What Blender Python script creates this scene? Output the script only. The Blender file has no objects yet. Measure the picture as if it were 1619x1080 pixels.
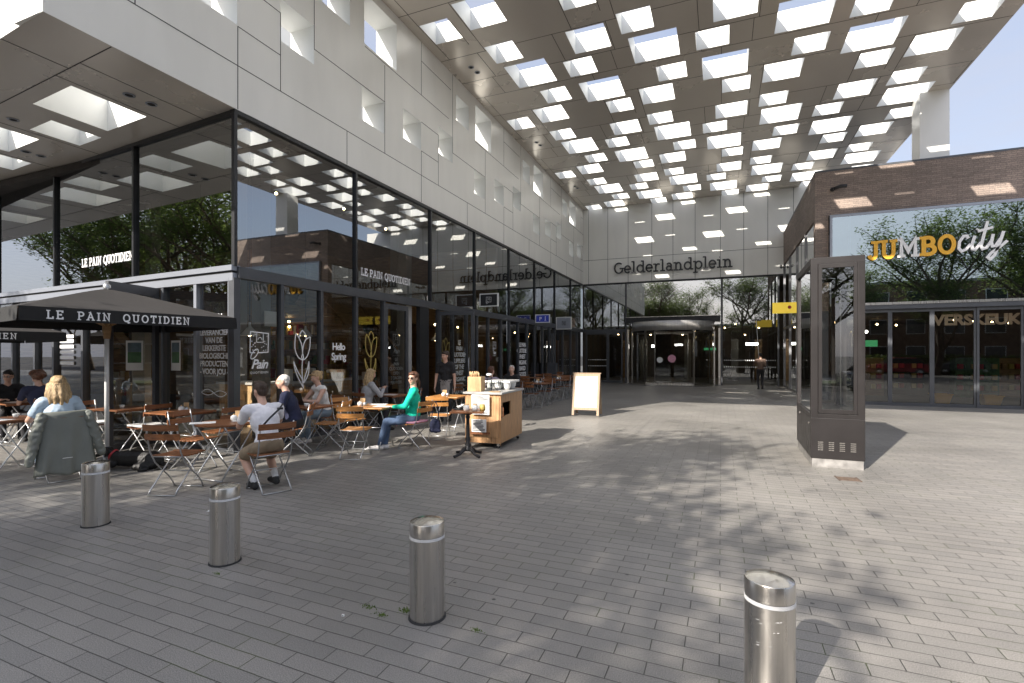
import bpy, bmesh, math, random
from mathutils import Vector, Matrix, noise
R = math.radians; PI = math.pi
random.seed(7)
SC = bpy.context.scene
COL = SC.collection

# ------------------------------------------------------------------ camera
W_PX, F_PX = 1619.0, 805.0
cd = bpy.data.cameras.new('camera'); cam = bpy.data.objects.new('camera', cd); COL.objects.link(cam)
cd.sensor_width = 36.0; cd.lens = 36.0 * F_PX / W_PX
cd.shift_y = 20.0 / W_PX; cd.clip_start = 0.05; cd.clip_end = 2000
YAW = math.atan((1140 - 809.5) / F_PX)
cam.location = (0, 0, 1.65); cam.rotation_euler = (R(90), 0, YAW)
SC.camera = cam

# ------------------------------------------------------------------ sky + sun
SUN_EL, SUN_AZ = R(32.5), R(21.3)          # sun stands behind and left of the camera
tosun = Vector((-math.sin(SUN_AZ) * math.cos(SUN_EL), -math.cos(SUN_AZ) * math.cos(SUN_EL), math.sin(SUN_EL)))
w = bpy.data.worlds.new('World'); SC.world = w; w.use_nodes = True
nt = w.node_tree; nt.nodes.clear()
out = nt.nodes.new('ShaderNodeOutputWorld'); bg = nt.nodes.new('ShaderNodeBackground')
sky = nt.nodes.new('ShaderNodeTexSky'); sky.sky_type = 'NISHITA'; sky.sun_disc = False
sky.sun_elevation = SUN_EL; sky.sun_rotation = math.atan2(tosun.x, tosun.y); sky.air_density = 1.0; sky.dust_density = 3.0; sky.ozone_density = 1.5
bg.inputs['Strength'].default_value = 0.128
tc = nt.nodes.new('ShaderNodeTexCoord'); mp = nt.nodes.new('ShaderNodeMapping'); mp.inputs['Scale'].default_value = (1, 1, 3.0)
nz = nt.nodes.new('ShaderNodeTexNoise'); nz.inputs['Scale'].default_value = 2.6; nz.inputs['Detail'].default_value = 8; nz.inputs['Roughness'].default_value = .6
cr = nt.nodes.new('ShaderNodeValToRGB'); cr.color_ramp.elements[0].position = .36; cr.color_ramp.elements[0].color = (.55, .55, .55, 1); cr.color_ramp.elements[1].position = .72; cr.color_ramp.elements[1].color = (.9, .9, .9, 1)
mx = nt.nodes.new('ShaderNodeMixRGB'); mx.inputs['Color2'].default_value = (2.7, 2.95, 3.75, 1)
nt.links.new(tc.outputs['Generated'], mp.inputs['Vector']); nt.links.new(mp.outputs[0], nz.inputs['Vector'])
nt.links.new(nz.outputs['Fac'], cr.inputs['Fac']); nt.links.new(cr.outputs['Color'], mx.inputs['Fac'])
vd = nt.nodes.new('ShaderNodeVectorMath'); vd.operation = 'DOT_PRODUCT'; vd.inputs[1].default_value = tuple(tosun); nt.links.new(tc.outputs['Generated'], vd.inputs[0])
vr = nt.nodes.new('ShaderNodeMapRange'); vr.inputs['From Min'].default_value = .1; vr.inputs['From Max'].default_value = .95; vr.inputs['To Min'].default_value = 1; vr.inputs['To Max'].default_value = 2.3; nt.links.new(vd.outputs['Value'], vr.inputs['Value'])
vm = nt.nodes.new('ShaderNodeVectorMath'); vm.operation = 'SCALE'; vm.inputs[0].default_value = (2.45, 2.55, 3.0); nt.links.new(vr.outputs[0], vm.inputs['Scale']); nt.links.new(vm.outputs[0], mx.inputs['Color2'])   # thin cloud is brighter towards the sun
nt.links.new(sky.outputs[0], mx.inputs['Color1']); nt.links.new(mx.outputs[0], bg.inputs['Color']); nt.links.new(bg.outputs[0], out.inputs['Surface'])
sd = bpy.data.lights.new('sun', 'SUN'); sd.energy = 5.0; sd.angle = R(.55); sd.color = (1, .93, .84)
so = bpy.data.objects.new('sun', sd); COL.objects.link(so); so.location = (-20, -30, 40)
so.rotation_euler = tosun.to_track_quat('Z', 'Y').to_euler()
SC.view_settings.view_transform = 'Standard'; SC.view_settings.look = 'None'
SC.view_settings.exposure = 1.1; SC.view_settings.gamma = 1
try:
    SC.cycles.max_bounces = 8; SC.cycles.transparent_max_bounces = 16; SC.cycles.glossy_bounces = 4; SC.cycles.diffuse_bounces = 3
except Exception: pass

# ------------------------------------------------------------------ materials
MAT = {}
def mat(name, col=(.5, .5, .5), rough=.6, metal=0.0, spec=.5, var=0.0, vscale=4.0, bump=0.0, bscale=60.0, emit=None, estr=0.0, stretch=None, aniso=0, coat=0):
    m = bpy.data.materials.new(name); m.use_nodes = True; n = m.node_tree; b = n.nodes['Principled BSDF']
    b.inputs['Base Color'].default_value = (*col, 1); b.inputs['Roughness'].default_value = rough
    b.inputs['Metallic'].default_value = metal; b.inputs['Specular IOR Level'].default_value = spec
    if coat: b.inputs['Coat Weight'].default_value = coat
    if emit: b.inputs['Emission Color'].default_value = (*emit, 1); b.inputs['Emission Strength'].default_value = estr
    t = n.nodes.new('ShaderNodeTexCoord'); vec = t.outputs['Object']
    if stretch:
        mpp = n.nodes.new('ShaderNodeMapping'); mpp.inputs['Scale'].default_value = stretch; n.links.new(vec, mpp.inputs['Vector']); vec = mpp.outputs[0]
    if var:
        z = n.nodes.new('ShaderNodeTexNoise'); z.inputs['Scale'].default_value = vscale; z.inputs['Detail'].default_value = 6
        n.links.new(vec, z.inputs['Vector'])
        c = n.nodes.new('ShaderNodeValToRGB'); c.color_ramp.elements[0].position = .3; c.color_ramp.elements[1].position = .7
        c.color_ramp.elements[0].color = tuple(x * (1 - var) for x in col) + (1,); c.color_ramp.elements[1].color = tuple(min(1, x * (1 + var)) for x in col) + (1,)
        n.links.new(z.outputs['Fac'], c.inputs['Fac']); n.links.new(c.outputs['Color'], b.inputs['Base Color'])
        rr = n.nodes.new('ShaderNodeMapRange'); rr.inputs['To Min'].default_value = max(0, rough - .08); rr.inputs['To Max'].default_value = min(1, rough + .08)
        n.links.new(z.outputs['Fac'], rr.inputs['Value']); n.links.new(rr.outputs[0], b.inputs['Roughness'])
    if bump:
        z2 = n.nodes.new('ShaderNodeTexNoise'); z2.inputs['Scale'].default_value = bscale; z2.inputs['Detail'].default_value = 4
        n.links.new(vec, z2.inputs['Vector']); bp = n.nodes.new('ShaderNodeBump'); bp.inputs['Strength'].default_value = bump; bp.inputs['Distance'].default_value = .01
        n.links.new(z2.outputs['Fac'], bp.inputs['Height']); n.links.new(bp.outputs[0], b.inputs['Normal'])
    MAT[name] = m; return m
def glass(name, tint, ior=1.6, gain=1.0, rough=0.0, wave=0.0, gcol=(.93, .95, .96)):
    m = bpy.data.materials.new(name); m.use_nodes = True; n = m.node_tree; n.nodes.clear()
    o = n.nodes.new('ShaderNodeOutputMaterial'); mi = n.nodes.new('ShaderNodeMixShader'); tr = n.nodes.new('ShaderNodeBsdfTransparent')
    gl = n.nodes.new('ShaderNodeBsdfGlossy'); fr = n.nodes.new('ShaderNodeFresnel'); mm = n.nodes.new('ShaderNodeMath'); mm.operation = 'MULTIPLY'; mm.use_clamp = True
    tr.inputs['Color'].default_value = (*tint, 1); gl.inputs['Roughness'].default_value = rough; gl.inputs['Color'].default_value = (*gcol, 1)
    fr.inputs['IOR'].default_value = ior; mm.inputs[1].default_value = gain
    if wave:
        t = n.nodes.new('ShaderNodeTexCoord'); z = n.nodes.new('ShaderNodeTexNoise'); z.inputs['Scale'].default_value = .55; z.inputs['Detail'].default_value = 1
        bp = n.nodes.new('ShaderNodeBump'); bp.inputs['Strength'].default_value = wave; bp.inputs['Distance'].default_value = .02
        n.links.new(t.outputs['Object'], z.inputs['Vector']); n.links.new(z.outputs['Fac'], bp.inputs['Height']); n.links.new(bp.outputs[0], gl.inputs['Normal'])
    n.links.new(fr.outputs[0], mm.inputs[0]); n.links.new(mm.outputs[0], mi.inputs['Fac']); n.links.new(tr.outputs[0], mi.inputs[1]); n.links.new(gl.outputs[0], mi.inputs[2])
    n.links.new(mi.outputs[0], o.inputs['Surface']); MAT[name] = m; return m
def brickmat(name, c1, c2, mortar, bw, bh, ms, rough, speck, bump, moss=False, vertical=False, skew=0.0, offset=.5, specv=.5):
    m = bpy.data.materials.new(name); m.use_nodes = True; n = m.node_tree; b = n.nodes['Principled BSDF']
    t = n.nodes.new('ShaderNodeTexCoord'); s = n.nodes.new('ShaderNodeSeparateXYZ'); cmb = n.nodes.new('ShaderNodeCombineXYZ')
    n.links.new(t.outputs['Object'], s.inputs[0])
    if vertical:
        a = n.nodes.new('ShaderNodeMath'); a.operation = 'ADD'; n.links.new(s.outputs['X'], a.inputs[0]); n.links.new(s.outputs['Y'], a.inputs[1])
        n.links.new(a.outputs[0], cmb.inputs['X']); n.links.new(s.outputs['Z'], cmb.inputs['Y'])
    else:
        a = n.nodes.new('ShaderNodeMath'); a.operation = 'MULTIPLY_ADD'; a.inputs[1].default_value = skew
        n.links.new(s.outputs['X'], a.inputs[0]); n.links.new(s.outputs['Y'], a.inputs[2])
        n.links.new(s.outputs['X'], cmb.inputs['X']); n.links.new(a.outputs[0], cmb.inputs['Y'])
    # joints wander a few millimetres
    wn = n.nodes.new('ShaderNodeTexNoise'); wn.inputs['Scale'].default_value = 2.2; wn.inputs['Detail'].default_value = 2
    n.links.new(t.outputs['Object'], wn.inputs['Vector'])
    vs = n.nodes.new('ShaderNodeVectorMath'); vs.operation = 'MULTIPLY_ADD'; vs.inputs[1].default_value = (.016,) * 3
    n.links.new(wn.outputs['Color'], vs.inputs[0]); n.links.new(cmb.outputs[0], vs.inputs[2])
    k = n.nodes.new('ShaderNodeTexBrick'); k.offset = offset; k.inputs['Scale'].default_value = 1; k.inputs['Brick Width'].default_value = bw; k.inputs['Row Height'].default_value = bh
    k.inputs['Mortar Size'].default_value = ms; k.inputs['Mortar Smooth'].default_value = .3; k.inputs['Bias'].default_value = 0
    k.inputs['Color1'].default_value = (*c1, 1); k.inputs['Color2'].default_value = (*c2, 1); k.inputs['Mortar'].default_value = (*mortar, 1)
    n.links.new(vs.outputs[0], k.inputs['Vector'])
    big = n.nodes.new('ShaderNodeTexNoise'); big.inputs['Scale'].default_value = .45; big.inputs['Detail'].default_value = 5; n.links.new(t.outputs['Object'], big.inputs['Vector'])
    col = k.outputs['Color']
    if moss:
        mr = n.nodes.new('ShaderNodeValToRGB'); mr.color_ramp.elements[0].position = .52; mr.color_ramp.elements[1].position = .60
        mn = n.nodes.new('ShaderNodeTexNoise'); mn.inputs['Scale'].default_value = 1.7; mn.inputs['Detail'].default_value = 6; n.links.new(t.outputs['Object'], mn.inputs['Vector'])
        n.links.new(mn.outputs['Fac'], mr.inputs['Fac']); m0 = n.nodes.new('ShaderNodeMixRGB')
        m0.inputs['Color1'].default_value = (*mortar, 1); m0.inputs['Color2'].default_value = (.05, .065, .018, 1)
        n.links.new(mr.outputs['Color'], m0.inputs['Fac']); n.links.new(m0.outputs[0], k.inputs['Mortar'])
    fine = n.nodes.new('ShaderNodeTexNoise'); fine.inputs['Scale'].default_value = speck; fine.inputs['Detail'].default_value = 3; n.links.new(t.outputs['Object'], fine.inputs['Vector'])
    fr = n.nodes.new('ShaderNodeMapRange'); fr.inputs['From Min'].default_value = .3; fr.inputs['From Max'].default_value = .7; fr.inputs['To Min'].default_value = .55; fr.inputs['To Max'].default_value = 1.45
    n.links.new(fine.outputs['Fac'], fr.inputs['Value'])
    br = n.nodes.new('ShaderNodeMapRange'); br.inputs['From Min'].default_value = .3; br.inputs['From Max'].default_value = .7; br.inputs['To Min'].default_value = .76; br.inputs['To Max'].default_value = 1.20
    n.links.new(big.outputs['Fac'], br.inputs['Value'])
    mu = n.nodes.new('ShaderNodeMath'); mu.operation = 'MULTIPLY'; n.links.new(fr.outputs[0], mu.inputs[0]); n.links.new(br.outputs[0], mu.inputs[1])
    mc = n.nodes.new('ShaderNodeMixRGB'); mc.blend_type = 'MULTIPLY'; mc.inputs['Fac'].default_value = 1; n.links.new(col, mc.inputs['Color1']); n.links.new(mu.outputs[0], mc.inputs['Color2'])
    colout = mc.outputs[0]
    if moss:   # small pale litter specks and dark gum spots
        vo = n.nodes.new('ShaderNodeTexVoronoi'); vo.inputs['Scale'].default_value = 2.4; n.links.new(t.outputs['Object'], vo.inputs['Vector'])
        lt = n.nodes.new('ShaderNodeMath'); lt.operation = 'LESS_THAN'; lt.inputs[1].default_value = .035; n.links.new(vo.outputs['Distance'], lt.inputs[0])
        ms2 = n.nodes.new('ShaderNodeMixRGB'); n.links.new(lt.outputs[0], ms2.inputs['Fac']); n.links.new(colout, ms2.inputs['Color1']); ms2.inputs['Color2'].default_value = (.07, .068, .065, 1); colout = ms2.outputs[0]
    n.links.new(colout, b.inputs['Base Color'])
    rg = n.nodes.new('ShaderNodeMapRange'); rg.inputs['To Min'].default_value = rough - .1; rg.inputs['To Max'].default_value = rough + .12; n.links.new(big.outputs['Fac'], rg.inputs['Value'])
    n.links.new(rg.outputs[0], b.inputs['Roughness']); b.inputs['Specular IOR Level'].default_value = specv
    bp = n.nodes.new('ShaderNodeBump'); bp.inputs['Strength'].default_value = bump; bp.inputs['Distance'].default_value = .004
    ad = n.nodes.new('ShaderNodeMath'); ad.operation = 'MULTIPLY_ADD'; ad.inputs[1].default_value = -1.6; n.links.new(k.outputs['Fac'], ad.inputs[0]); n.links.new(fine.outputs['Fac'], ad.inputs[2])
    n.links.new(ad.outputs[0], bp.inputs['Height']); n.links.new(bp.outputs[0], b.inputs['Normal'])
    MAT[name] = m; return m
M = MAT
brickmat('pavers', (.252, .238, .218), (.208, .199, .184), (.048, .045, .040), .36, .1165, .0034, .43, 170, .6, moss=True, skew=.03, specv=.55)
brickmat('brown_brick', (.30, .235, .195), (.21, .165, .14), (.15, .125, .11), .26, .062, .006, .8, 90, .5, vertical=True, offset=.5)
mat('asphalt', (.06, .06, .062), .85, var=.2, bump=.3, bscale=120)
mat('grass', (.06, .1, .025), .9, var=.4, vscale=3, bump=.6, bscale=40)
mat('white_panel', (.80, .79, .745), .34, .04, var=.045, vscale=1.1, spec=.6, stretch=(1.4, 1.4, .35))
mat('wall_panel', (.88, .875, .83), .36, .0, var=.04, vscale=1.1, spec=.6, stretch=(1.4, 1.4, .35))
mat('reveal_white', (.76, .775, .76), .55, var=.06, vscale=.7)
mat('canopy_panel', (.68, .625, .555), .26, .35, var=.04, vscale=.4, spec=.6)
mat('joint_dark', (.03, .03, .03), .9)
mat('frame_dark', (.085, .09, .10), .42, .35, var=.08)
mat('frame_mid', (.20, .20, .21), .4, .3)
mat('frame_black', (.02, .021, .024), .4, .2)
mat('frame_light', (.31, .33, .375), .38, .5)
mat('steel', (.56, .535, .50), .29, 1.0, var=.13, vscale=3, stretch=(14, 14, .5), bump=.05, bscale=6)
mat('band_steel', (.62, .60, .57), .38, .75, var=.1, vscale=3, stretch=(5, 5, .3))
mat('steel_cap', (.66, .64, .60), .22, 1.0, var=.12, vscale=8)
mat('white_band', (.66, .66, .66), .5)
mat('poster_white', (.56, .56, .55), .6, var=.04)
mat('print_ink', (.12, .11, .10), .7)
mat('wood_weathered', (.30, .215, .14), .6, var=.2, vscale=5, stretch=(9, 9, .8))
mat('wood_trolley', (.44, .25, .12), .5, var=.3, vscale=5, stretch=(9, 9, .8))
mat('kiosk_brown', (.016, .0135, .0135), .42, .15, var=.06)
mat('wood', (.215, .085, .033), .42, var=.28, vscale=7, stretch=(1, 9, 9))  # furniture wood, its colour darkened to the tone it has in shade
mat('wood_orange_sunlit', (.42, .19, .055), .38, var=.25, vscale=7, stretch=(1, 9, 9))  # lighter orange copy of that wood, with sunlight put into the colour
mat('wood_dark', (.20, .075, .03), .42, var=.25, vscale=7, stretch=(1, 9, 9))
mat('wood_pale', (.50, .33, .17), .5, var=.28, vscale=5, stretch=(9, 9, .8))
mat('wood_int', (.30, .18, .08), .55, var=.3, vscale=3, stretch=(1, 1, 8))
mat('tube_grey', (.42, .43, .44), .35, .8)
mat('tube_white', (.72, .73, .72), .4, .2)
mat('cast_iron', (.03, .03, .032), .45, .5, bump=.2)
mat('fabric_black', (.014, .014, .014), .85, bump=.2, bscale=300)
mat('fabric_top', (.017, .015, .0145), .9, var=.15, vscale=2)
mat('white_paint', (.78, .78, .77), .5)
mat('paper', (.82, .82, .80), .7, var=.04)
mat('black_plastic', (.015, .015, .016), .35)
mat('porcelain', (.80, .80, .78), .2, coat=.3)
mat('yellow', (.80, .42, .03), .45)
mat('gold', (.50, .38, .10), .5)
mat('decal_white', (.80, .80, .80), .6)
mat('letter_dark', (.06, .062, .065), .45, .3)
mat('int_floor', (.10, .075, .05), .5, var=.2)
mat('int_dark', (.035, .03, .027), .8, var=.3)
mat('int_wall', (.10, .085, .07), .8, var=.2)
mat('int_grey', (.28, .27, .25), .8)
mat('lamp_glow', (1, .8, .5), .5, emit=(1, .72, .38), estr=14)
mat('lamp_white', (1, 1, 1), .5, emit=(1, .97, .9), estr=9)
mat('sign_yellow', (.75, .55, .06), .5, emit=(1, .70, .08), estr=.22)
mat('screen_blue', (.015, .02, .07), .4, emit=(.03, .05, .4), estr=.12)
mat('green_light', (.1, .5, .2), .5, emit=(.1, .6, .25), estr=.3)
mat('brick_far', (.20, .12, .085), .85, var=.2)
mat('concrete', (.42, .41, .39), .8, var=.1)
mat('win_dark', (.03, .035, .04), .1, spec=.8)
mat('red', (.42, .03, .04), .5); mat('pink', (.62, .30, .40), .75, var=.3, vscale=30)
mat('green_prod', (.07, .16, .07), .5, var=.4, vscale=9)
mat('skylight', (.5, .6, .7), .3)
glass('glass_main', (.62, .66, .64), 3.0, 1.3, wave=.10)
glass('glass_low', (.74, .75, .72), 2.0, 1.1, wave=.03)
glass('glass_back', (.42, .46, .45), 3.0, 1.3, wave=.06)
glass('glass_sign', (.36, .46, .45), 3.2, 1.3, wave=.10, gcol=(.74, .84, .85))
glass('glass_clear', (.86, .88, .87), 1.5, 1.0)
glass('glass_door', (.52, .53, .50), 1.9, 1.0, wave=.03)

# ------------------------------------------------------------------ mesh helpers
class MB:
    def __init__(s): s.v = []; s.f = []; s.m = []; s.cur = 0; s.sm = []
    def face(s, idx, smooth=False): s.f.append(idx); s.m.append(s.cur); s.sm.append(smooth)
    def box(s, x0, y0, z0, x1, y1, z1, mtx=None):
        b = len(s.v); P = [(x0, y0, z0), (x1, y0, z0), (x1, y1, z0), (x0, y1, z0), (x0, y0, z1), (x1, y0, z1), (x1, y1, z1), (x0, y1, z1)]
        if mtx: P = [tuple(mtx @ Vector(p)) for p in P]
        s.v += P
        for q in ((0, 3, 2, 1), (4, 5, 6, 7), (0, 1, 5, 4), (1, 2, 6, 5), (2, 3, 7, 6), (3, 0, 4, 7)): s.face([b + i for i in q])
        return s
    def quad(s, *P):
        b = len(s.v); s.v += [tuple(p) for p in P]; s.face(list(range(b, b + len(P)))); return s
    def bar(s, a, b_, w, h, up=(0, 0, 1)):      # rectangular bar from a to b
        a = Vector(a); b_ = Vector(b_); d = (b_ - a).normalized(); u = Vector(up)
        if abs(d.dot(u)) > .95: u = Vector((1, 0, 0))
        r = d.cross(u).normalized(); u = r.cross(d).normalized(); k = len(s.v)
        for p in (a, b_):
            for i, j in ((-1, -1), (1, -1), (1, 1), (-1, 1)): s.v.append(tuple(p + r * (i * w / 2) + u * (j * h / 2)))
        for q in ((3, 2, 1, 0), (4, 5, 6, 7), (0, 1, 5, 4), (1, 2, 6, 5), (2, 3, 7, 6), (3, 0, 4, 7)): s.face([k + i for i in q])
        return s
    def tube(s, pts, rad, seg=8, caps=True):
        pts = [Vector(p) for p in pts]; n = len(pts); rads = rad if isinstance(rad, (list, tuple)) else [rad] * n
        k = len(s.v); prev = None
        for i, p in enumerate(pts):
            d = (pts[min(i + 1, n - 1)] - pts[max(i - 1, 0)]).normalized()
            if prev is None: u = Vector((0, 0, 1)) if abs(d.z) < .9 else Vector((1, 0, 0)); r = d.cross(u).normalized()
            else: r = (prev - d * prev.dot(d)).normalized()
            prev = r; u = d.cross(r)
            for j in range(seg):
                a = 2 * PI * j / seg; s.v.append(tuple(p + (r * math.cos(a) + u * math.sin(a)) * rads[i]))
        for i in range(n - 1):
            for j in range(seg):
                s.face([k + i * seg + j, k + i * seg + (j + 1) % seg, k + (i + 1) * seg + (j + 1) % seg, k + (i + 1) * seg + j], True)
        if caps: s.face([k + j for j in range(seg)][::-1]); s.face([k + (n - 1) * seg + j for j in range(seg)])
        return s
    def lathe(s, prof, c=(0, 0, 0), seg=24, a0=0, a1=2 * PI, smooth=True):
        k = len(s.v); full = abs(a1 - a0 - 2 * PI) < 1e-6; ns = seg if full else seg + 1
        for (r, z) in prof:
            for j in range(ns):
                a = a0 + (a1 - a0) * j / seg; s.v.append((c[0] + r * math.cos(a), c[1] + r * math.sin(a), c[2] + z))
        for i in range(len(prof) - 1):
            for j in range(seg):
                j2 = (j + 1) % ns if full else j + 1
                s.face([k + i * ns + j, k + i * ns + j2, k + (i + 1) * ns + j2, k + (i + 1) * ns + j], smooth)
        return s
    def disc(s, r, c, seg=24, up=True):
        k = len(s.v); s.v += [(c[0] + r * math.cos(2 * PI * j / seg), c[1] + r * math.sin(2 * PI * j / seg), c[2]) for j in range(seg)]
        s.face(list(range(k, k + seg)) if up else list(range(k + seg - 1, k - 1, -1))); return s
    def ell(s, c, r, seg=12, rings=8, mtx=None):
        k = len(s.v)
        for i in range(rings + 1):
            t = PI * i / rings
            for j in range(seg):
                a = 2 * PI * j / seg; p = Vector((r[0] * math.sin(t) * math.cos(a), r[1] * math.sin(t) * math.sin(a), r[2] * math.cos(t)))
                if mtx: p = mtx @ p
                s.v.append(tuple(p + Vector(c)))
        for i in range(rings):
            for j in range(seg): s.face([k + i * seg + j, k + (i + 1) * seg + j, k + (i + 1) * seg + (j + 1) % seg, k + i * seg + (j + 1) % seg], True)
        return s
    def prism(s, poly, z0, z1, mtx=None):
        n = len(poly); k = len(s.v); P = [(x, y, z0) for x, y in poly] + [(x, y, z1) for x, y in poly]
        if mtx: P = [tuple(mtx @ Vector(p)) for p in P]
        s.v += P; s.face([k + i for i in range(n)][::-1]); s.face([k + n + i for i in range(n)])
        for i in range(n): s.face([k + i, k + (i + 1) % n, k + n + (i + 1) % n, k + n + i])
        return s
    def xf(s, mtx, start=0):
        for i in range(start, len(s.v)): s.v[i] = tuple(mtx @ Vector(s.v[i]))
        return s
    def mesh(s, name, mats):
        me = bpy.data.meshes.new(name); me.from_pydata(s.v, [], s.f)
        for m in mats: me.materials.append(MAT[m] if isinstance(m, str) else m)
        me.polygons.foreach_set('material_index', s.m); me.polygons.foreach_set('use_smooth', s.sm); me.update(); return me
    def build(s, name, mats, parent=None, bevel=0, **kw):
        if isinstance(mats, (str,)) or not isinstance(mats, (list, tuple)): mats = [mats]
        me = s.mesh(name, mats)
        if bevel:
            bm = bmesh.new(); bm.from_mesh(me); bmesh.ops.remove_doubles(bm, verts=bm.verts, dist=1e-5)
            bmesh.ops.bevel(bm, geom=[e for e in bm.edges if len(e.link_faces) == 2 and e.calc_face_angle(0) > .6], offset=bevel, segments=2, affect='EDGES', profile=.5)
            bm.to_mesh(me); bm.free()
        return place(name, me, parent, **kw)
def place(name, me, parent=None, loc=(0, 0, 0), rz=0, label=None, cat=None, group=None, kind=None):
    o = bpy.data.objects.new(name, me); COL.objects.link(o); o.location = loc; o.rotation_euler = (0, 0, rz)
    if parent: o.parent = parent
    tag(o, label, cat, group, kind); return o
def tag(o, label=None, cat=None, group=None, kind=None):
    if label: o['label'] = label
    if cat: o['category'] = cat
    if group: o['group'] = group
    if kind: o['kind'] = kind
    return o
def thing(name, label, cat, loc=(0, 0, 0), rz=0, group=None):
    o = bpy.data.objects.new(name, None); COL.objects.link(o); o.empty_display_size = .2; o.location = loc; o.rotation_euler = (0, 0, rz)
    return tag(o, label, cat, group)
KIDS = {}
def kids(o): return [c for c in COL.objects if c.parent == o]
def dup(root, loc, rz=0, label=None, group=None, scale=None):
    r = root.copy(); COL.objects.link(r); r.location = loc; r.rotation_euler = (0, 0, rz)
    if scale: r.scale = scale
    if label: r['label'] = label
    if group: r['group'] = group
    for ch in kids(root):
        c = ch.copy(); COL.objects.link(c); c.parent = r
        for g2 in kids(ch):
            d = g2.copy(); COL.objects.link(d); d.parent = c
    return r

# ------------------------------------------------------------------ lettering
def arc(cx, cy, rx, ry, a0, a1, n=12): return [(cx + rx * math.cos(R(a0 + (a1 - a0) * i / n)), cy + ry * math.sin(R(a0 + (a1 - a0) * i / n))) for i in range(n + 1)]
G = {}   # glyph: width, strokes, serifs (x, y, left, right)
G['L'] = (.66, [[(.14, 0), (.14, 1)], [(.14, 0), (.6, 0), (.6, .26)]], [(.14, 1, .14, .14), (.14, 0, .14, 0)])
G['E'] = (.70, [[(.14, 0), (.14, 1)], [(.14, 0), (.62, 0), (.62, .24)], [(.14, 1), (.6, 1), (.6, .78)], [(.14, .52), (.46, .52)], [(.46, .4), (.46, .64)]], [(.14, 0, .14, 0), (.14, 1, .14, 0)])
G['P'] = (.66, [[(.14, 0), (.14, 1)], [(.14, 1), (.36, 1)] + arc(.36, .74, .26, .26, 90, -90) + [(.14, .48)]], [(.14, 0, .14, .16), (.14, 1, .14, 0)])
G['A'] = (.84, [[(.12, 0), (.42, 1), (.72, 0)], [(.22, .34), (.62, .34)]], [(.12, 0, .12, .13), (.72, 0, .13, .12), (.42, 1, .16, 0)])
G['I'] = (.34, [[(.17, 0), (.17, 1)]], [(.17, 0, .15, .15), (.17, 1, .15, .15)])
G['N'] = (.88, [[(.16, 0), (.16, 1), (.70, 0), (.70, 1)]], [(.16, 0, .14, .14), (.16, 1, .14, 0), (.70, 1, .14, .14)])
G['Q'] = (.84, [arc(.42, .5, .36, .5, 0, 360, 28), [(.36, .06), (.5, .12), (.62, -.18), (.84, -.1)]], [])
G['O'] = (.84, [arc(.42, .5, .36, .5, 0, 360, 28)], [])
G['U'] = (.84, [[(.16, 1), (.16, .32)] + arc(.42, .3, .26, .3, 180, 360) + [(.68, 1)]], [(.16, 1, .14, .14), (.68, 1, .14, .14)])
G['T'] = (.74, [[(.37, 0), (.37, 1)], [(.06, .76), (.06, 1), (.68, 1), (.68, .76)]], [(.37, 0, .15, .15)])
G['D'] = (.80, [[(.16, 0), (.16, 1)], [(.16, 1), (.34, 1)] + arc(.34, .5, .38, .5, 90, -90, 18) + [(.16, 0)]], [(.16, 0, .14, 0), (.16, 1, .14, 0)])
G['J'] = (.60, [[(.42, 1), (.42, .3)] + arc(.24, .26, .18, .26, 0, -170)], [(.42, 1, .2, .16)])
G['M'] = (1.02, [[(.16, 0), (.16, 1), (.51, .3), (.86, 1), (.86, 0)]], [(.16, 0, .14, .14), (.86, 0, .14, .14), (.16, 1, .14, 0), (.86, 1, 0, .14)])
G['B'] = (.76, [[(.16, 0), (.16, 1)], [(.16, 1), (.38, 1)] + arc(.38, .76, .22, .24, 90, -90) + [(.16, .52)], [(.38, .52)] + arc(.4, .26, .27, .26, 90, -90) + [(.16, 0)]], [(.16, 0, .14, 0), (.16, 1, .14, 0)])
G['G'] = (.88, [arc(.46, .5, .38, .5, 48, 330, 24) + [(.80, .22), (.80, .46)]], [(.78, .46, .2, .12)])
xh = .68
G['e'] = (.66, [[(.08, xh / 2), (.58, xh / 2)] + arc(.33, xh / 2, .26, xh / 2, 0, 318, 22)[0:]], [])
G['l'] = (.38, [[(.19, 0), (.19, 1.06)]], [(.19, 0, .17, .17), (.19, 1.06, .17, 0)])
G['d'] = (.76, [arc(.34, xh / 2, .27, xh / 2, 0, 360, 22), [(.61, 0), (.61, 1.06)]], [(.61, 0, 0, .16), (.61, 1.06, .17, 0)])
G['r'] = (.56, [[(.2, 0), (.2, xh)], [(.2, .42)] + arc(.42, .42, .2, .26, 160, 50)], [(.2, 0, .18, .17), (.2, xh, .18, 0)])
G['a'] = (.66, [[(.50, 0), (.50, .46)] + arc(.31, .46, .19, .22, 0, 150), arc(.30, .20, .2, .20, 0, 360, 18)], [(.50, 0, 0, .15)])
G['n'] = (.80, [[(.2, 0), (.2, xh)], [(.2, .40)] + arc(.4, .40, .2, .28, 170, 0) + [(.6, 0)]], [(.2, 0, .16, .14), (.6, 0, .14, .16), (.2, xh, .16, 0)])
G['p'] = (.76, [[(.18, -.34), (.18, xh)], arc(.44, xh / 2, .26, xh / 2, 0, 360, 22)], [(.18, -.34, .16, .16), (.18, xh, .16, 0)])
G['i'] = (.38, [[(.19, 0), (.19, xh)], [(.17, .94), (.21, .94)]], [(.19, 0, .17, .17), (.19, xh, .17, 0)])
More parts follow.
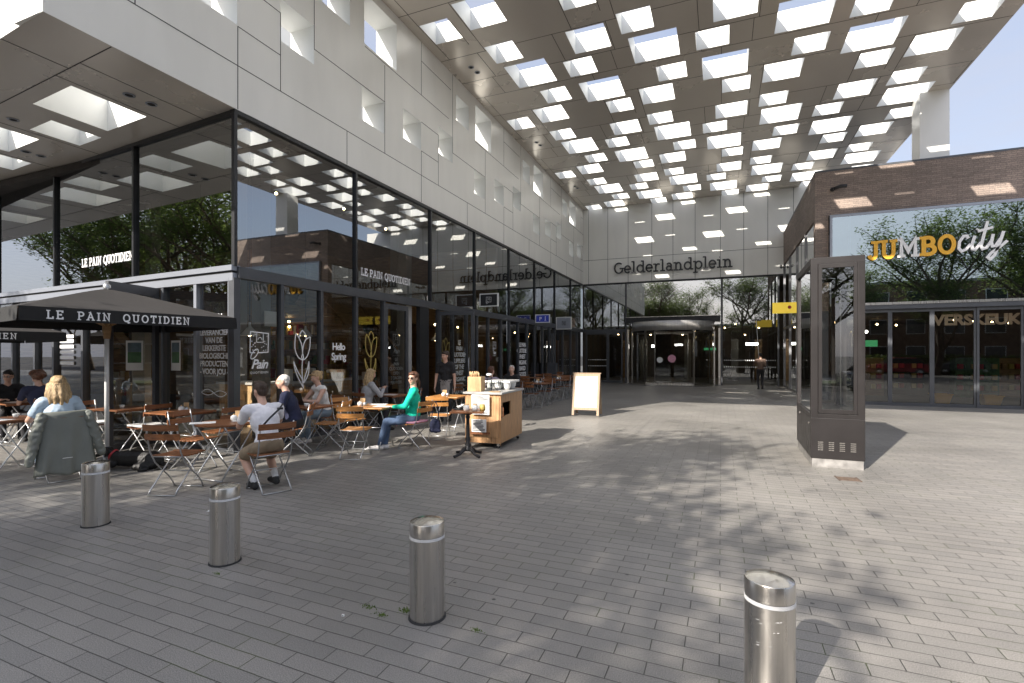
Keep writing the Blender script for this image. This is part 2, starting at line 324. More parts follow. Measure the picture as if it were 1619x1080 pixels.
def ribbon(mb, pts, w, d, cnt, closed=False):
    """flat extruded stroke in the XZ plane (front at -y); every piece sits a hair prouder than the last"""
    n = len(pts); L = []; Rr = []
    P = [Vector((p[0], p[1])) for p in pts]
    closed = n > 3 and (P[0] - P[-1]).length < 1e-4
    for i in range(n):
        a = P[i - 1] if i else (P[-2] if closed else P[0]); b = P[i + 1] if i < n - 1 else (P[1] if closed else P[-1])
        d1 = (P[i] - a); d2 = (b - P[i])
        if d1.length < 1e-6: d1 = d2
        if d2.length < 1e-6: d2 = d1
        d1.normalize(); d2.normalize(); t = (d1 + d2)
        if t.length < 1e-3: t = d1
        t.normalize(); nn = Vector((-t.y, t.x)); k = 1 / max(.45, nn.dot(Vector((-d1.y, d1.x))))
        L.append(P[i] + nn * (w / 2 * k)); Rr.append(P[i] - nn * (w / 2 * k))
    y = -d - cnt[0] * .0004; cnt[0] = (cnt[0] + 1) % 7
    for i in range(n - 1):
        q = [L[i], L[i + 1], Rr[i + 1], Rr[i]]; b = len(mb.v)
        mb.v += [(p.x, y, p.y) for p in q] + [(p.x, 0, p.y) for p in q]
        mb.face([b + 3, b + 2, b + 1, b]); mb.face([b, b + 1, b + 5, b + 4]); mb.face([b + 2, b + 3, b + 7, b + 6])
        if i == 0 and not closed: mb.face([b + 3, b, b + 4, b + 7])
        if i == n - 2 and not closed: mb.face([b + 1, b + 2, b + 6, b + 5])
def slab_text(txt, h, wt=.13, sp=.08, depth=.01, serif=None, space=.42):
    mb = MB(); x = 0; cnt = [0]; serif = wt * .85 if serif is None else serif
    for ch in txt:
        if ch == ' ': x += space * h; continue
        wd, st, se = G[ch]
        for s_ in st: ribbon(mb, [(x + p[0] * h, p[1] * h) for p in s_], wt * h, depth, cnt)
        for (sx, sy, l, r) in se:
            ribbon(mb, [(x + (sx - l) * h - wt * h * .3, sy * h), (x + (sx + r) * h + wt * h * .3, sy * h)], serif * h, depth, cnt)
        x += (wd + sp) * h
    return mb, x - sp * h
WORK = bpy.data.scenes.new('workbench')     # a scratch scene where modifiers and text are turned into plain meshes
def baked(o):
    WORK.collection.objects.link(o); vl = WORK.view_layers[0]; vl.update(); me = bpy.data.meshes.new_from_object(o.evaluated_get(vl.depsgraph)); bpy.data.objects.remove(o); return me
def font_mesh(txt, size, extrude=.001, bold=0.0, align='CENTER', spacing=1.0, shear=0):
    c = bpy.data.curves.new('t', 'FONT'); c.body = txt; c.size = size; c.extrude = extrude; c.offset = bold; c.align_x = align; c.space_character = spacing; c.shear = shear; c.resolution_u = 3; c.space_line = 1.0
    me = baked(bpy.data.objects.new('t', c)); bpy.data.curves.remove(c)
    me.transform(Matrix.Rotation(R(90), 4, 'X')); return me           # stands in XZ, reads from -y
def put_mesh(name, me, m, parent, loc, rz=0, **kw):
    me.materials.clear(); me.materials.append(MAT[m]); return place(name, me, parent, loc=loc, rz=rz, **kw)

# ------------------------------------------------------------------ the setting: ground, road, verge
def sheet(name, x0, y0, x1, y1, z, m, label=None):
    MB().quad((x0, y0, z), (x1, y0, z), (x1, y1, z), (x0, y1, z)).build(name, m, kind='structure')
sheet('ground', -400, -400, 400, 400, -.13, 'asphalt')
MB().box(-70, -9.0, -.129, 70, 70, 0).build('pavement', 'pavers', kind='structure')
MB().box(-70, -20.0, -.126, 70, -16.4, .0).build('grass_verge', 'grass', kind='structure')
MB().box(-70, -24.0, -.125, 70, -20.001, .004).build('far_pavement', 'concrete', kind='structure')

# ------------------------------------------------------------------ slab with rectangular wells
def holed(rect, holes, z0, z1, mb, under=0, top=0, rev=1, f=lambda x, y: (x, y)):
    xs = sorted({rect[0], rect[2]} | {round(h[i], 4) for h in holes for i in (0, 2)}); ys = sorted({rect[1], rect[3]} | {round(h[i], 4) for h in holes for i in (1, 3)})
    xs = [x for x in xs if rect[0] <= x <= rect[2]]; ys = [y for y in ys if rect[1] <= y <= rect[3]]
    def inside(x, y): return any(h[0] < x < h[2] and h[1] < y < h[3] for h in holes)
    for j in range(len(ys) - 1):
        i = 0
        while i < len(xs) - 1:
            cy = (ys[j] + ys[j + 1]) / 2
            if inside((xs[i] + xs[i + 1]) / 2, cy): i += 1; continue
            k = i
            while k < len(xs) - 1 and not inside((xs[k] + xs[k + 1]) / 2, cy): k += 1
            a, b, c_, d = xs[i], ys[j], xs[k], ys[j + 1]
            mb.cur = under; mb.quad((*f(a, d), z0), (*f(c_, d), z0), (*f(c_, b), z0), (*f(a, b), z0))
            mb.cur = top; mb.quad((*f(a, b), z1), (*f(c_, b), z1), (*f(c_, d), z1), (*f(a, d), z1))
            i = k
    mb.cur = rev
    for (a, b, c_, d) in holes:
        P = [f(a, b), f(c_, b), f(c_, d), f(a, d)]
        for i in range(4):
            p, q = P[i], P[(i + 1) % 4]; mb.quad((*q, z0), (*p, z0), (*p, z1), (*q, z1))
    mb.cur = top
    P = [f(rect[0], rect[1]), f(rect[2], rect[1]), f(rect[2], rect[3]), f(rect[0], rect[3])]
    for i in range(4):
        p, q = P[i], P[(i + 1) % 4]; mb.quad((*p, z0), (*q, z0), (*q, z1), (*p, z1))

# ------------------------------------------------------------------ big canopy over the square
ZC, ZT = 10.1, 10.66
XC0, XC1, YC0, YC1 = -7.499, 6.75, 3.6, 36.0
def canopy_holes():
    H = []
    for n in range(-3, 6):
        for i in range(0, 5):
            X = 3.61 * (i - 1); Y = 5.755 * n
            for (hx, hy, sx, sy) in ((-2.43, 16.58, 1.02, 1.06), (-2.43, 18.44, .83, .86), (-2.31, 13.79, 1.24, 1.27), (-1.78, 15.48, .83, .86),
                                     (-.63, 14.20, .83, .86), (-.51, 15.50, 1.23, 1.27), (-.18, 18.65, 1.01, 1.05), (.03, 16.98, .81, .85)):
                x = hx + X; y = hy + Y
                if i == 4 and (hx, sx) == (-2.31, 1.24): sx = sy = 1.02
                if i == 4 and hx == -1.78: x += 0
                if i == 4 and hx > -1: continue
                if x < XC0 + .25 or x + sx > XC1 - .35 or y < YC0 + .5 or y + sy > 29.35: continue
                H.append((x, y, x + sx, y + sy))
    # those of the column beside the white wall whose wells start left of the tile
    for n in range(-3, 4):
        y = 16.98 + 5.755 * n
        if YC0 + .5 < y < 28.5 and not any(abs(h[0] + 7.19) < .3 and abs(h[1] - y) < .3 for h in H): H.append((-7.19, y, -6.38, y + .85))
    return H
CH = canopy_holes()
canopy = thing('canopy', 'huge pale canopy pierced by square skylights over the paved square', 'canopy', (0, 0, 0))
mb = MB(); holed((XC0, YC0, XC1, YC1), CH, ZC, ZT, mb, 0, 1, 2); mb.build('ceiling', ['canopy_panel', 'white_panel', 'reveal_white'], canopy)
# thin dark joints between the ceiling panels
mb = MB(); zj = ZC - .003
def cutseg(a, b, fixed, horiz, holes):
    segs = [(a, b)]
    for h in holes:
        lo, hi = (h[0], h[2]) if horiz else (h[1], h[3]); f0, f1 = (h[1], h[3]) if horiz else (h[0], h[2])
        if f0 - .012 <= fixed <= f1 + .012:
            ns = []
            for s0, s1 in segs:
                if hi <= s0 or lo >= s1: ns.append((s0, s1)); continue
                if s0 < lo: ns.append((s0, lo))
                if s1 > hi: ns.append((hi, s1))
            segs = ns
    return segs
JW = .007
for n in range(0, 6):
    for yy in (1.33, 2.63, 3.63, 4.985):
        y = yy + 5.755 * n
        if YC0 < y < 29.2:
            for a, b in cutseg(XC0 + .01, XC1 - .01, y, True, CH): mb.box(a, y - JW, zj, b, y + JW, ZC)
    for i in range(-2, 4):
        for (xx, a, b) in ((-3.6, 0, 1.33), (-2.72, 1.33, 2.63), (-2.46, 0, 1.33), (-2.84, 2.63, 3.63), (-4.11, 2.63, 3.63), (-2.46, 4.985, 5.755), (0.0, 4.985, 5.755), (-3.6, 3.63, 4.985), (-.53, 1.33, 2.63), (.86, -.1, .9)):
            x = xx + 3.61 * i
            if XC0 + .05 < x < XC1 - .05:
                for p, q in cutseg(a + 5.755 * n + JW, b + 5.755 * n - JW, x, False, CH):
                    if p > YC0 and q < 29.2 and q > p: mb.box(x - JW, p, zj, x + JW, q, ZC)
mb.build('panel_joint', 'joint_dark', canopy)
# recessed twin downlights
dl = None
for n in range(0, 5):
    for i in range(-1, 3):
        x = -3.2 + 3.61 * i; y = 1.9 + 5.755 * n
        for k in range(2):
            px_, py_ = x + .05 * k, y + .32 * k
            if y < 4.5 or any(h[0] - .15 < px_ < h[2] + .15 and h[1] - .15 < py_ < h[3] + .15 for h in CH): continue
            if dl is None:
                mb = MB(); mb.lathe([(.085, -.006), (.085, -.012), (.055, -.012)], seg=16); mb.cur = 1; mb.lathe([(.055, -.012), (.05, -.004), (0.001, -.004)], seg=16); dlm = mb.mesh('downlight', ['frame_light', 'joint_dark']); dl = 1
            place('downlight', dlm, canopy, loc=(px_, py_, ZC))
MB().box(5.95, 20.25, 7.62, 6.72, 21.0, ZC - .002).build('column', 'white_panel', canopy)

# ------------------------------------------------------------------ cafe building on the left, with its pierced screen wall
SK = -.08
XF = -7.5; YG = 6.1; YB = 29.3; ZS = 5.75
def yside(x, y0=YG): return y0 + SK * (x - XF)
cafe = thing('cafe_building', 'white panelled building with glass ground floors and cafe inside', 'building', (0, 0, 0))
OP = []
for n in range(-1, 5):
    for (a, z0, z1, wd) in ((0, 7.42, 8.20, .84), (1.06, 8.82, 9.60, .84), (2.38, 8.72, 9.88, 1.25), (2.29, 6.95, 7.71, .83), (3.91, 7.17, 7.93, .84)):
        y = 7.05 + 5.655 * n + a
        if y > 3.7 and y + wd < 29.2: OP.append((y, z0, y + wd, z1))
mb = MB(); holed((3.5, ZS + .006, YC1, 10.64), OP, 0, .62, mb, 0, 0, 1)
# map (y, z, depth) -> world: front at XF, thickness towards -x
mb.v = [(XF - v[2] - .001, v[0], v[1]) for v in mb.v]
scr = mb.build('screen_wall', ['white_panel', 'reveal_white'], cafe)
mb = MB()
def wj(y0, z0, y1, z1): mb.box(XF - .001, min(y0, y1) - (.006 if y0 == y1 else 0), min(z0, z1) - (.006 if z0 == z1 else 0), XF + .003, max(y0, y1) + (.006 if y0 == y1 else 0), max(z0, z1) + (.006 if z0 == z1 else 0))
for n in range(-1, 5):
    Y = 7.05 + 5.655 * n
    for (a, z0, z1) in ((0, 6.49, 7.93), (.84, 7.72, 10.09), (1.8, 5.76, 6.49), (3.14, 6.49, 8.62), (4.76, 8.66, 10.09), (4.76, 5.76, 7.15)):
        if 3.6 < Y + a < 29.2:
            for p, q in cutseg(z0, z1, Y + a, True, [(o[1], o[0] + .02, o[3], o[2] - .02) for o in OP]): wj(Y + a, p, Y + a, q)
    for (z, a, b) in ((6.49, 0, 5.655), (7.15, 4.76, 5.655), (7.93, 4.76, 5.655), (7.73, .84, 3.14), (8.66, 2.4, 5.655), (8.66, 0, .6), (9.58, 4.76, 6.4)):
        a_, b_ = max(Y + a, 3.55), min(Y + b, 29.25)
        if b_ > a_:
            for p, q in cutseg(a_, b_, z, True, [(o[0], o[1] + .01, o[2], o[3] - .01) for o in OP]): wj(p, z, q, z)
mb.build('panel_joint', 'joint_dark', cafe)
# overhang slab with skylights, skewed like the side front
sf = lambda x, y: (x, y + SK * (x - XF))
SH = [(-10.43, 4.50, -9.18, 5.60), (-11.67, 4.92, -10.86, 5.70), (-13.35, 4.2, -12.05, 5.2), (-14.6, 4.95, -13.7, 5.7), (-16.3, 4.3, -15.0, 5.5), (-18.2, 4.9, -17.2, 5.7), (-20.5, 4.3, -19.2, 5.5), (-23, 4.4, -22, 5.4)]
mb = MB(); holed((-32, 3.5, XF - .003, YG + .25), SH, ZS, ZS + .62, mb, 0, 1, 2, sf); mb.build('soffit', ['canopy_panel', 'white_panel', 'reveal_white'], cafe)
mb = MB()
for y in (4.25,):
    for a, b in cutseg(-30, XF - .02, y, True, SH): mb.prism([sf(a, y - JW), sf(b, y - JW), sf(b, y + JW), sf(a, y + JW)], ZS - .003, ZS)
for (x, a, b) in ((-8.35, 4.26, 6.2), (-9.05, 4.26, 6.2), (-8.66, 3.5, 4.24), (-10.9, 3.5, 4.24), (-11.8, 4.26, 6.2), (-13.6, 3.5, 6.2), (-16.8, 3.5, 6.2), (-18.9, 3.5, 6.2)):
    for p, q in cutseg(a, b, x, False, SH): mb.prism([sf(x - JW, p), sf(x + JW, p), sf(x + JW, q), sf(x - JW, q)], ZS - .003, ZS)
mb.build('panel_joint', 'joint_dark', cafe)
for (x, y) in ((-8.65, 5.05), (-8.63, 5.38), (-11.45, 4.3), (-11.43, 4.6), (-13.0, 5.35), (-13.0, 5.6)):
    place('downlight', dlm, cafe, loc=(*sf(x, y), ZS))
# roof of the shop floors and set-back upper storey
MB().box(-32, YG + .35, ZS + .001, XF - .7, YB, ZS + .5).build('roof', 'int_grey', cafe)
mb = MB(); mb.box(-32, 8.5, ZS + .5, -12, YB, 12.5); mb.build('upper_storey', 'white_panel', cafe)
for k in range(6):
    mb = MB(); y = 9.6 + k * 3.3; mb.box(-11.99, y, 7.0, -11.93, y + 1.5, 8.9); mb.build('window', 'win_dark', cafe)

# --- glazing of the main front (x = XF)
UY = [6.1, 9.17, 12.33, 15.1, 18.04, 20.95, 23.85, 26.7, 29.3]
LY = [6.1, 7.09, 8.1, 9.17, 10.18]      # then the door, see below
LY2 = [12.75, 13.6, 14.5, 15.25, 16.14, 17.25, 18.04, 18.97, 19.98, 20.95, 22.0, 23.0, 23.85, 25.2, 26.7, 28.0, 29.3]
def pane(y0, y1, z0, z1, m, x=XF - .05, name='window_pane'):
    return MB().quad((x, y0, z0), (x, y1, z0), (x, y1, z1), (x, y0, z1)).build(name, m, cafe)
for a, b in zip(UY[:-1], UY[1:]): pane(a + .03, b - .03, 3.1, 5.69, 'glass_main')
for y in UY[1:-1]: MB().box(XF - .1, y - .03, 3.12, XF, y + .03, 5.68).build('mullion', 'frame_black', cafe)
MB().box(XF - .12, 6.1, 5.68, XF - .001, YB, 5.749).build('head_frame', 'frame_black', cafe)
MB().box(XF - .12, 6.16, 2.93, XF + .025, YB, 3.12).build('transom', 'frame_dark', cafe)
for a, b in list(zip(LY[:-1], LY[1:])) + list(zip(LY2[:-1], LY2[1:])): pane(a + .03, b - .03, .06, 2.93, 'glass_low')
for y in LY[1:] + LY2[:-1]: MB().box(XF - .1, y - .035, .05, XF + .01, y + .035, 2.93).build('mullion', 'frame_dark', cafe)
MB().box(XF - .12, 6.2, 0, XF + .015, 10.18, .06).build('sill', 'frame_dark', cafe)
MB().box(XF - .12, 12.75, 0, XF + .015, YB, .06).build('sill', 'frame_dark', cafe)
MB().box(XF - .13, 6.08, 0, XF + .002, 6.2, 2.93).build('corner_post', 'frame_dark', cafe)
MB().box(XF - .07, 6.09, 3.12, XF, 6.15, 5.68).build('corner_post', 'frame_black', cafe)
# the doorway between y 10.2 and 12.7: a fixed leaf, a pale column, an open leaf
d1 = MB(); d1.box(XF - .06, 10.22, .02, XF, 10.32, 2.88); d1.box(XF - .06, 11.1, .02, XF, 11.2, 2.88); d1.box(XF - .06, 10.32, 2.76, XF, 11.1, 2.88); d1.box(XF - .06, 10.32, .02, XF, 11.1, .14)
d1 = d1.build('door', 'frame_dark', cafe); MB().quad((XF - .03, 10.32, .14), (XF - .03, 11.1, .14), (XF - .03, 11.1, 2.76), (XF - .03, 10.32, 2.76)).build('door_glass', 'glass_low', d1)
MB().box(XF - .45, 11.4, 0, XF - .2, 11.65, 5.7).build('column', 'concrete', cafe)
MB().box(XF - .12, 11.75, 0, XF, 12.2, 2.93).build('door_post', 'frame_black', cafe)
o = MB().box(0, -.03, .02, .09, .03, 2.86).box(1.0, -.03, .02, 1.09, .03, 2.86).box(.09, -.03, 2.76, 1.0, .03, 2.86).box(.09, -.03, .02, 1.0, .03, .14).build('door', 'frame_dark', cafe, loc=(XF + .02, 12.66, 0), rz=R(8))
MB().quad((.09, 0, .14), (1.0, 0, .14), (1.0, 0, 2.76), (.09, 0, 2.76)).build('door_glass', 'glass_low', o)
MB().tube([(.95, -.05, .9), (.95, -.09, .95), (.95, -.09, 1.5), (.95, -.05, 1.55)], .012).build('door_handle', 'tube_grey', o)
# --- glazing of the side front (skewed)
def sp(x, off=0): return (x, yside(x) + off)
def sbox(x0, x1, z0, z1, t0, t1, m, name): # strip along the side front
    return MB().prism([sp(x0, t0), sp(x1, t0), sp(x1, t1), sp(x0, t1)], z0, z1).build(name, m, cafe)
UX = [-7.6, -10.56, -13.71, -16.7, -19.7, -22.7, -26, -30]
LX = [-7.65, -8.56, -9.55, -10.62, -11.5, -12.45, -13.71, -14.6, -15.74, -16.8, -18, -19.2, -20.4, -22, -24, -27, -30]
for a, b in zip(UX[:-1], UX[1:]):
    MB().quad((*sp(b + .03, .05), 3.1), (*sp(a - .03, .05), 3.1), (*sp(a - .03, .05), 5.69), (*sp(b + .03, .05), 5.69)).build('window_pane', 'glass_main', cafe)
for x in UX[1:-1]: sbox(x - .03, x + .03, 3.14, 5.68, -.005, .1, 'frame_black', 'mullion')
sbox(-30, -7.58, 5.68, 5.748, 0, .12, 'frame_black', 'head_frame')
sbox(-30, -7.52, 3.05, 3.14, -.05, .12, 'frame_light', 'transom'); sbox(-30, -7.56, 3.01, 3.049, -.01, .12, 'joint_dark', 'transom_gap'); sbox(-30, -7.52, 2.88, 3.009, -.03, .12, 'frame_light', 'transom')
for i, (a, b) in enumerate(zip(LX[:-1], LX[1:])):
    if i == 2: continue
    MB().quad((*sp(b + .03, .05), .06), (*sp(a - .03, .05), .06), (*sp(a - .03, .05), 2.88), (*sp(b + .03, .05), 2.88)).build('window_pane', 'glass_low', cafe)
for x in LX[1:-1]: sbox(x - .04, x + .04, .03, 2.879, -.02, .1, 'frame_light' if x > -9 else 'frame_dark', 'mullion')
sbox(-7.66, -7.515, 0, 2.879, -.02, .1, 'frame_light', 'corner_post')
sbox(-30, -10.65, 0, .06, -.03, .1, 'frame_dark', 'sill'); sbox(-9.51, -7.67, 0, .06, -.03, .1, 'frame_dark', 'sill')
o = MB().box(0, -.03, .02, .09, .03, 2.86).box(.93, -.03, .02, 1.02, .03, 2.86).box(.09, -.03, 2.70, .93, .03, 2.86).box(.09, -.03, .02, .93, .03, .14).build('door', 'frame_dark', cafe, loc=(*sp(-9.62, -.06), 0), rz=R(-75))
MB().quad((.09, 0, .14), (.93, 0, .14), (.93, 0, 2.70), (.09, 0, 2.70)).build('door_glass', 'glass_low', o)
# --- cafe interior
MB().box(-30, 6.45, .001, XF - .15, YB - .1, .015).build('floor', 'int_floor', cafe)
mb = MB(); mb.box(-14.5, 17.2, .016, XF - .2, 17.35, ZS - .01); mb.box(-30, 14.0, .016, -14.5, 14.2, ZS - .01); mb.box(-14.65, 14.2, .016, -14.5, 17.2, ZS - .01)
mb.build('inner_wall', 'wood_int', cafe)
MB().box(-12.5, 17.4, .016, -12.3, YB - .2, ZS - .01).build('inner_wall', 'int_dark', cafe); MB().box(-12.29, YB - .15, .016, XF - .15, YB - .02, ZS - .01).build('inner_wall', 'int_wall', cafe); MB().box(-30.3, 6.6 + 1.9, .016, -30.05, 14.3, ZS - .01).build('inner_wall', 'int_wall', cafe)
MB().box(-24, 8.6, .016, -23.8, 13.9, ZS - .2).build('inner_wall', 'wood_int', cafe)
MB().box(-30, 6.5, ZS - .16, XF - .14, YB - .1, ZS - .02).build('inner_ceiling', 'int_dark', cafe)
mb = MB(); mb.box(-14.3, 10.5, 2.75, -10.2, 17.1, 2.98); mb.box(-10.25, 10.5, 2.98, -10.2, 17.1, 3.9); mb.build('mezzanine', 'wood_int', cafe)
for (x, y) in ((-8.6, 7.6), (-10.2, 8.4), (-13.5, 8.6), (-9.3, 13.2)): MB().box(x - .12, y - .12, .016, x + .12, y + .12, ZS - .17).build('column', 'int_grey', cafe)
mb = MB()   # staircase with solid timber sides
for k in range(14): mb.box(-9.9, 13.4 - k * .27, .016 + k * .2, -9.0, 13.68 - k * .27, .2 + k * .2)
mb.bar((-8.97, 13.7, .35), (-8.97, 9.9, 3.05), .05, .28); mb.bar((-9.93, 13.7, .35), (-9.93, 9.9, 3.05), .05, .28)
mb.bar((-8.97, 13.7, 1.15), (-8.97, 9.9, 3.85), .05, .07); mb.build('staircase', 'wood_int', cafe)
sh = thing('wall_shelving', 'tall timber shelving full of jars and boxes inside the cafe', 'shelves', (-11.6, 12.3, .016))
mb = MB(); mb.box(-2.6, 0, 0, 2.6, .04, 2.6)
for z in (.4, .85, 1.3, 1.75, 2.2, 2.58): mb.box(-2.6, -.36, z, 2.6, -.001, z + .035)
for x in (-2.6, -1.3, 0, 1.3, 2.56): mb.box(x, -.37, 0, x + .04, -.002, 2.6)
mb.build('shelf', 'wood_int', sh)
rr = random.Random(3)
for z in (.435, .885, 1.335, 1.785, 2.235):
    mb = MB(); x = -2.5
    while x < 2.4:
        wd = rr.uniform(.06, .14); hh = rr.uniform(.12, .32); mb.cur = rr.randrange(5)
        if rr.random() < .8: mb.box(x, -.3, z, x + wd, -.1, z + hh)
        x += wd + rr.uniform(.01, .07)
    o = mb.build('packed_goods', ['paper', 'wood_pale', 'red', 'green_prod', 'gold'], sh, kind='stuff')
ct = thing('service_counter', 'pale timber bakery counter seen through the corner windows', 'counter', (-9.3, 8.6, .016))
mb = MB()
for k in range(10): mb.box(-1.4 + k * .28, -.3, 0, -1.4 + k * .28 + .27, .3, .95)
mb.build('cabinet', 'wood_pale', ct); MB().box(-1.45, -.35, .951, 1.45, .35, 1.0).build('worktop', 'concrete', ct)
ct2 = thing('display_counter', 'long pale timber counter with baskets behind the main windows', 'counter', (-8.75, 9.2, .016))
mb = MB()
for k in range(8): mb.box(-.3, -1.1 + k * .28, 0, .3, -1.1 + k * .28 + .27, 1.0)
mb.build('cabinet', 'wood_pale', ct2); MB().box(-.34, -1.12, 1.001, .34, 1.16, 1.04).build('worktop', 'white_paint', ct2)
mb = MB()
for k in range(12):
    mb.cur = k % 4; y = -1.0 + k * .17; mb.box(-.12, y, 1.041, .1, y + .1, 1.1 + .25 * rr.random())
mb.build('packed_goods', ['wood_pale', 'paper', 'black_plastic', 'gold'], ct2, kind='stuff')
pl = thing('pendant_lamp', 'white enamel pendant lamp hanging behind the corner window', 'lamp', (-8.1, 6.9, 2.0), group='pendant lamps in the cafe')
MB().tube([(0, 0, .2), (0, 0, 3.55)], .006, 6).build('cord', 'black_plastic', pl); MB().lathe([(.02, .24), (.03, .16), (.09, .1), (.17, .0), (.165, -.01), (.08, .08), (.02, .1)], seg=20).build('lamp_shade', 'porcelain', pl)
MB().ell((0, 0, .03), (.04, .04, .05)).build('bulb', 'lamp_glow', pl)
for i, (x, y, lb) in enumerate(((-9.4, 9.6, 'white pendant lamp over the timber bakery counter'), (-11.2, 8.2, 'white pendant lamp far inside the cafe, left of the corner'), (-8.6, 14.4, 'white pendant lamp behind the window beyond the open door'))): dup(pl, (x, y, 2.1), label=lb)
for (x, y, z) in ((-9, 10.5, 5.4), (-8.7, 7.6, 5.4), (-9.6, 8.9, 5.4), (-8.8, 12, 5.2), (-8.5, 14.2, 2.6), (-8.6, 15.9, 2.6), (-10.9, 12, 2.62), (-11.9, 11.5, 2.62), (-8.6, 20.5, 2.7), (-9.3, 23, 2.7), (-9.2, 25.5, 2.7), (-12.4, 12, 2.5), (-13.4, 12, 2.3), (-14.6, 10.5, 2.4), (-16, 11, 2.4)):
    MB().ell((x, y, z), (.035, .035, .035), 8, 6).build('spot_bulb', 'lamp_glow', cafe)
mb = MB(); mb.cur = 0; mb.box(-12.25, 17.5, .016, -12.0, 29, 2.3); mb.build('shop_rack', ['int_wall'], cafe)
MB().box(-8.4, 26.6, .016, -8.2, 26.8, 2.4).build('timber_post', 'wood_orange_sunlit', cafe)
MB().box(-8.3, 7.4, 2.2, -8.27, 7.75, 2.5).build('wall_board', 'paper', cafe)

# ------------------------------------------------------------------ entrance building across the back
ent = thing('entrance_building', 'shopping centre entrance wall of pale panels above dark glass', 'building', (0, 0, 0))
MB().box(XF + .001, YB, ZS, 8, YB + .5, ZC - .001).build('wall', 'wall_panel', ent)
mb = MB()
for x in (-7.18, -6.05, -4.89, -3.58, -2.45, -1.3, -.03, 1.1, 2.23, 3.4): mb.box(x - .009, YB - .003, ZS, x + .009, YB, 7.121); mb.box(x - .009, YB - .003, 7.139, x + .009, YB, ZC - .002)
mb.box(XF + .01, YB - .003, 7.121, 7.9, YB, 7.139); mb.build('panel_joint', 'joint_dark', ent)
MB().box(XF, YB - .02, ZS - .09, 3.0, YB + .1, ZS - .001).build('head_frame', 'frame_black', ent)
for (x0, x1) in ((-7.5, -5.02), (-5.0, .02), (.06, 2.72)):
    MB().quad((x0 + .03, YB + .05, 3.05), (x1 - .03, YB + .05, 3.05), (x1 - .03, YB + .05, ZS - .09), (x0 + .03, YB + .05, ZS - .09)).build('window_pane', 'glass_back', ent)
MB().quad((.09, YB + .05, .05), (2.69, YB + .05, .05), (2.69, YB + .05, 3.049), (.09, YB + .05, 3.049)).build('window_pane', 'glass_door', ent)
for x in (-5.02, .03, 2.72): MB().box(x - .04, YB - .01, 0, x + .04, YB + .12, ZS - .09).build('mullion', 'frame_dark', ent)
MB().box(XF, YB - .01, 2.93, -5.06, YB + .12, 3.08).build('transom', 'frame_dark', ent)
# glazed doors left of the revolving door
for (x0, x1) in ((-7.35, -6.05), (-6.05, -5.2)):
    mb = MB(); mb.box(x0, YB, .02, x0 + .08, YB + .08, 2.93); mb.box(x1 - .08, YB, .02, x1 - .002, YB + .08, 2.93); mb.box(x0 + .08, YB, 2.8, x1 - .08, YB + .08, 2.93); mb.box(x0 + .08, YB, .02, x1 - .08, YB + .08, .14)
    o = mb.build('door', 'frame_dark', ent); MB().quad((x0 + .08, YB + .04, .14), (x1 - .08, YB + .04, .14), (x1 - .08, YB + .04, 2.8), (x0 + .08, YB + .04, 2.8)).build('door_glass', 'glass_door', o)
# dotted safety strips on the glass
mb = MB()
for z in (.95, 1.3):
    x = .15
    while x < 2.6: mb.quad((x, YB + .04, z), (x + .05, YB + .04, z), (x + .05, YB + .04, z + .05), (x, YB + .04, z + .05)); x += .1
    x = -7.2
    while x < -6.2: mb.quad((x, YB + .03, z), (x + .05, YB + .03, z), (x + .05, YB + .03, z + .05), (x, YB + .03, z + .05)); x += .1
mb.build('safety_dots', 'decal_white', ent)
# hall behind the glass
mb = MB(); mb.cur = 0; mb.box(XF, YB + 9, 0, 10, YB + 9.2, 6); mb.box(XF - .2, YB + .6, 0, XF, YB + 9, 6); mb.box(10, YB + .1, 0, 10.2, YB + 9, 6); mb.cur = 1; mb.box(XF, YB + .6, 5.9, 10, YB + 9, 6.0); mb.build('hall', ['int_wall', 'int_dark'], ent)
for k in range(7):
    MB().box(-6.4 + k * 1.4, YB + 6.5 - (k % 2), .01, -6.0 + k * 1.4, YB + 6.9 - (k % 2), 2.6).build('column', 'int_grey' if k % 2 else 'wood_int', ent)
for k in range(14): MB().ell((-6 + k * .62, YB + 3 + (k * 7 % 5), 2.9 + .3 * (k % 3)), (.05, .05, .04), 8, 5).build('spot_bulb', 'lamp_glow', ent)
for (x, z, m) in ((-4.2, 2.1, 'lamp_white'), (-1.0, 1.9, 'green_light'), (1.4, 2.2, 'lamp_white')): MB().box(x, YB + 5, z, x + .7, YB + 5.05, z + .15).build('lit_sign', m, ent)
# revolving door
rev = thing('revolving_door', 'round steel and glass revolving door under the dark fascia', 'revolving door', (-2.5, YB + .15, 0))
RR = 2.15
mb = MB(); mb.box(-2.47, -.45, 3.40, 2.47, .2, 3.70); mb.build('fascia', 'frame_black', rev)
MB().box(-2.47, -.47, 3.701, 2.47, .1, 3.73).build('fascia_cap', 'steel', rev)
mb = MB(); mb.lathe([(RR, 2.90), (RR + .03, 2.90), (RR + .03, 3.39), (RR, 3.39)], seg=48, a0=R(180), a1=R(360)); mb.build('drum_band', 'band_steel', rev)
mb = MB(); mb.lathe([(.02, 3.38), (RR, 3.38)], seg=48, a0=R(180), a1=R(360)); mb.lathe([(.02, 2.91), (RR, 2.91)], seg=48, a0=R(180), a1=R(360)); mb.build('drum_ceiling', 'int_dark', rev)
for a0, a1 in ((182, 235), (305, 358)):
    MB().lathe([(RR, .06), (RR, 2.90)], seg=16, a0=R(a0), a1=R(a1)).build('curved_glass', 'glass_door', rev)
for a in (181, 236, 304, 359): MB().box(RR - .03, -.04, 0, RR + .05, .04, 2.895, mtx=Matrix.Rotation(R(a), 4, 'Z')).build('post', 'steel', rev)
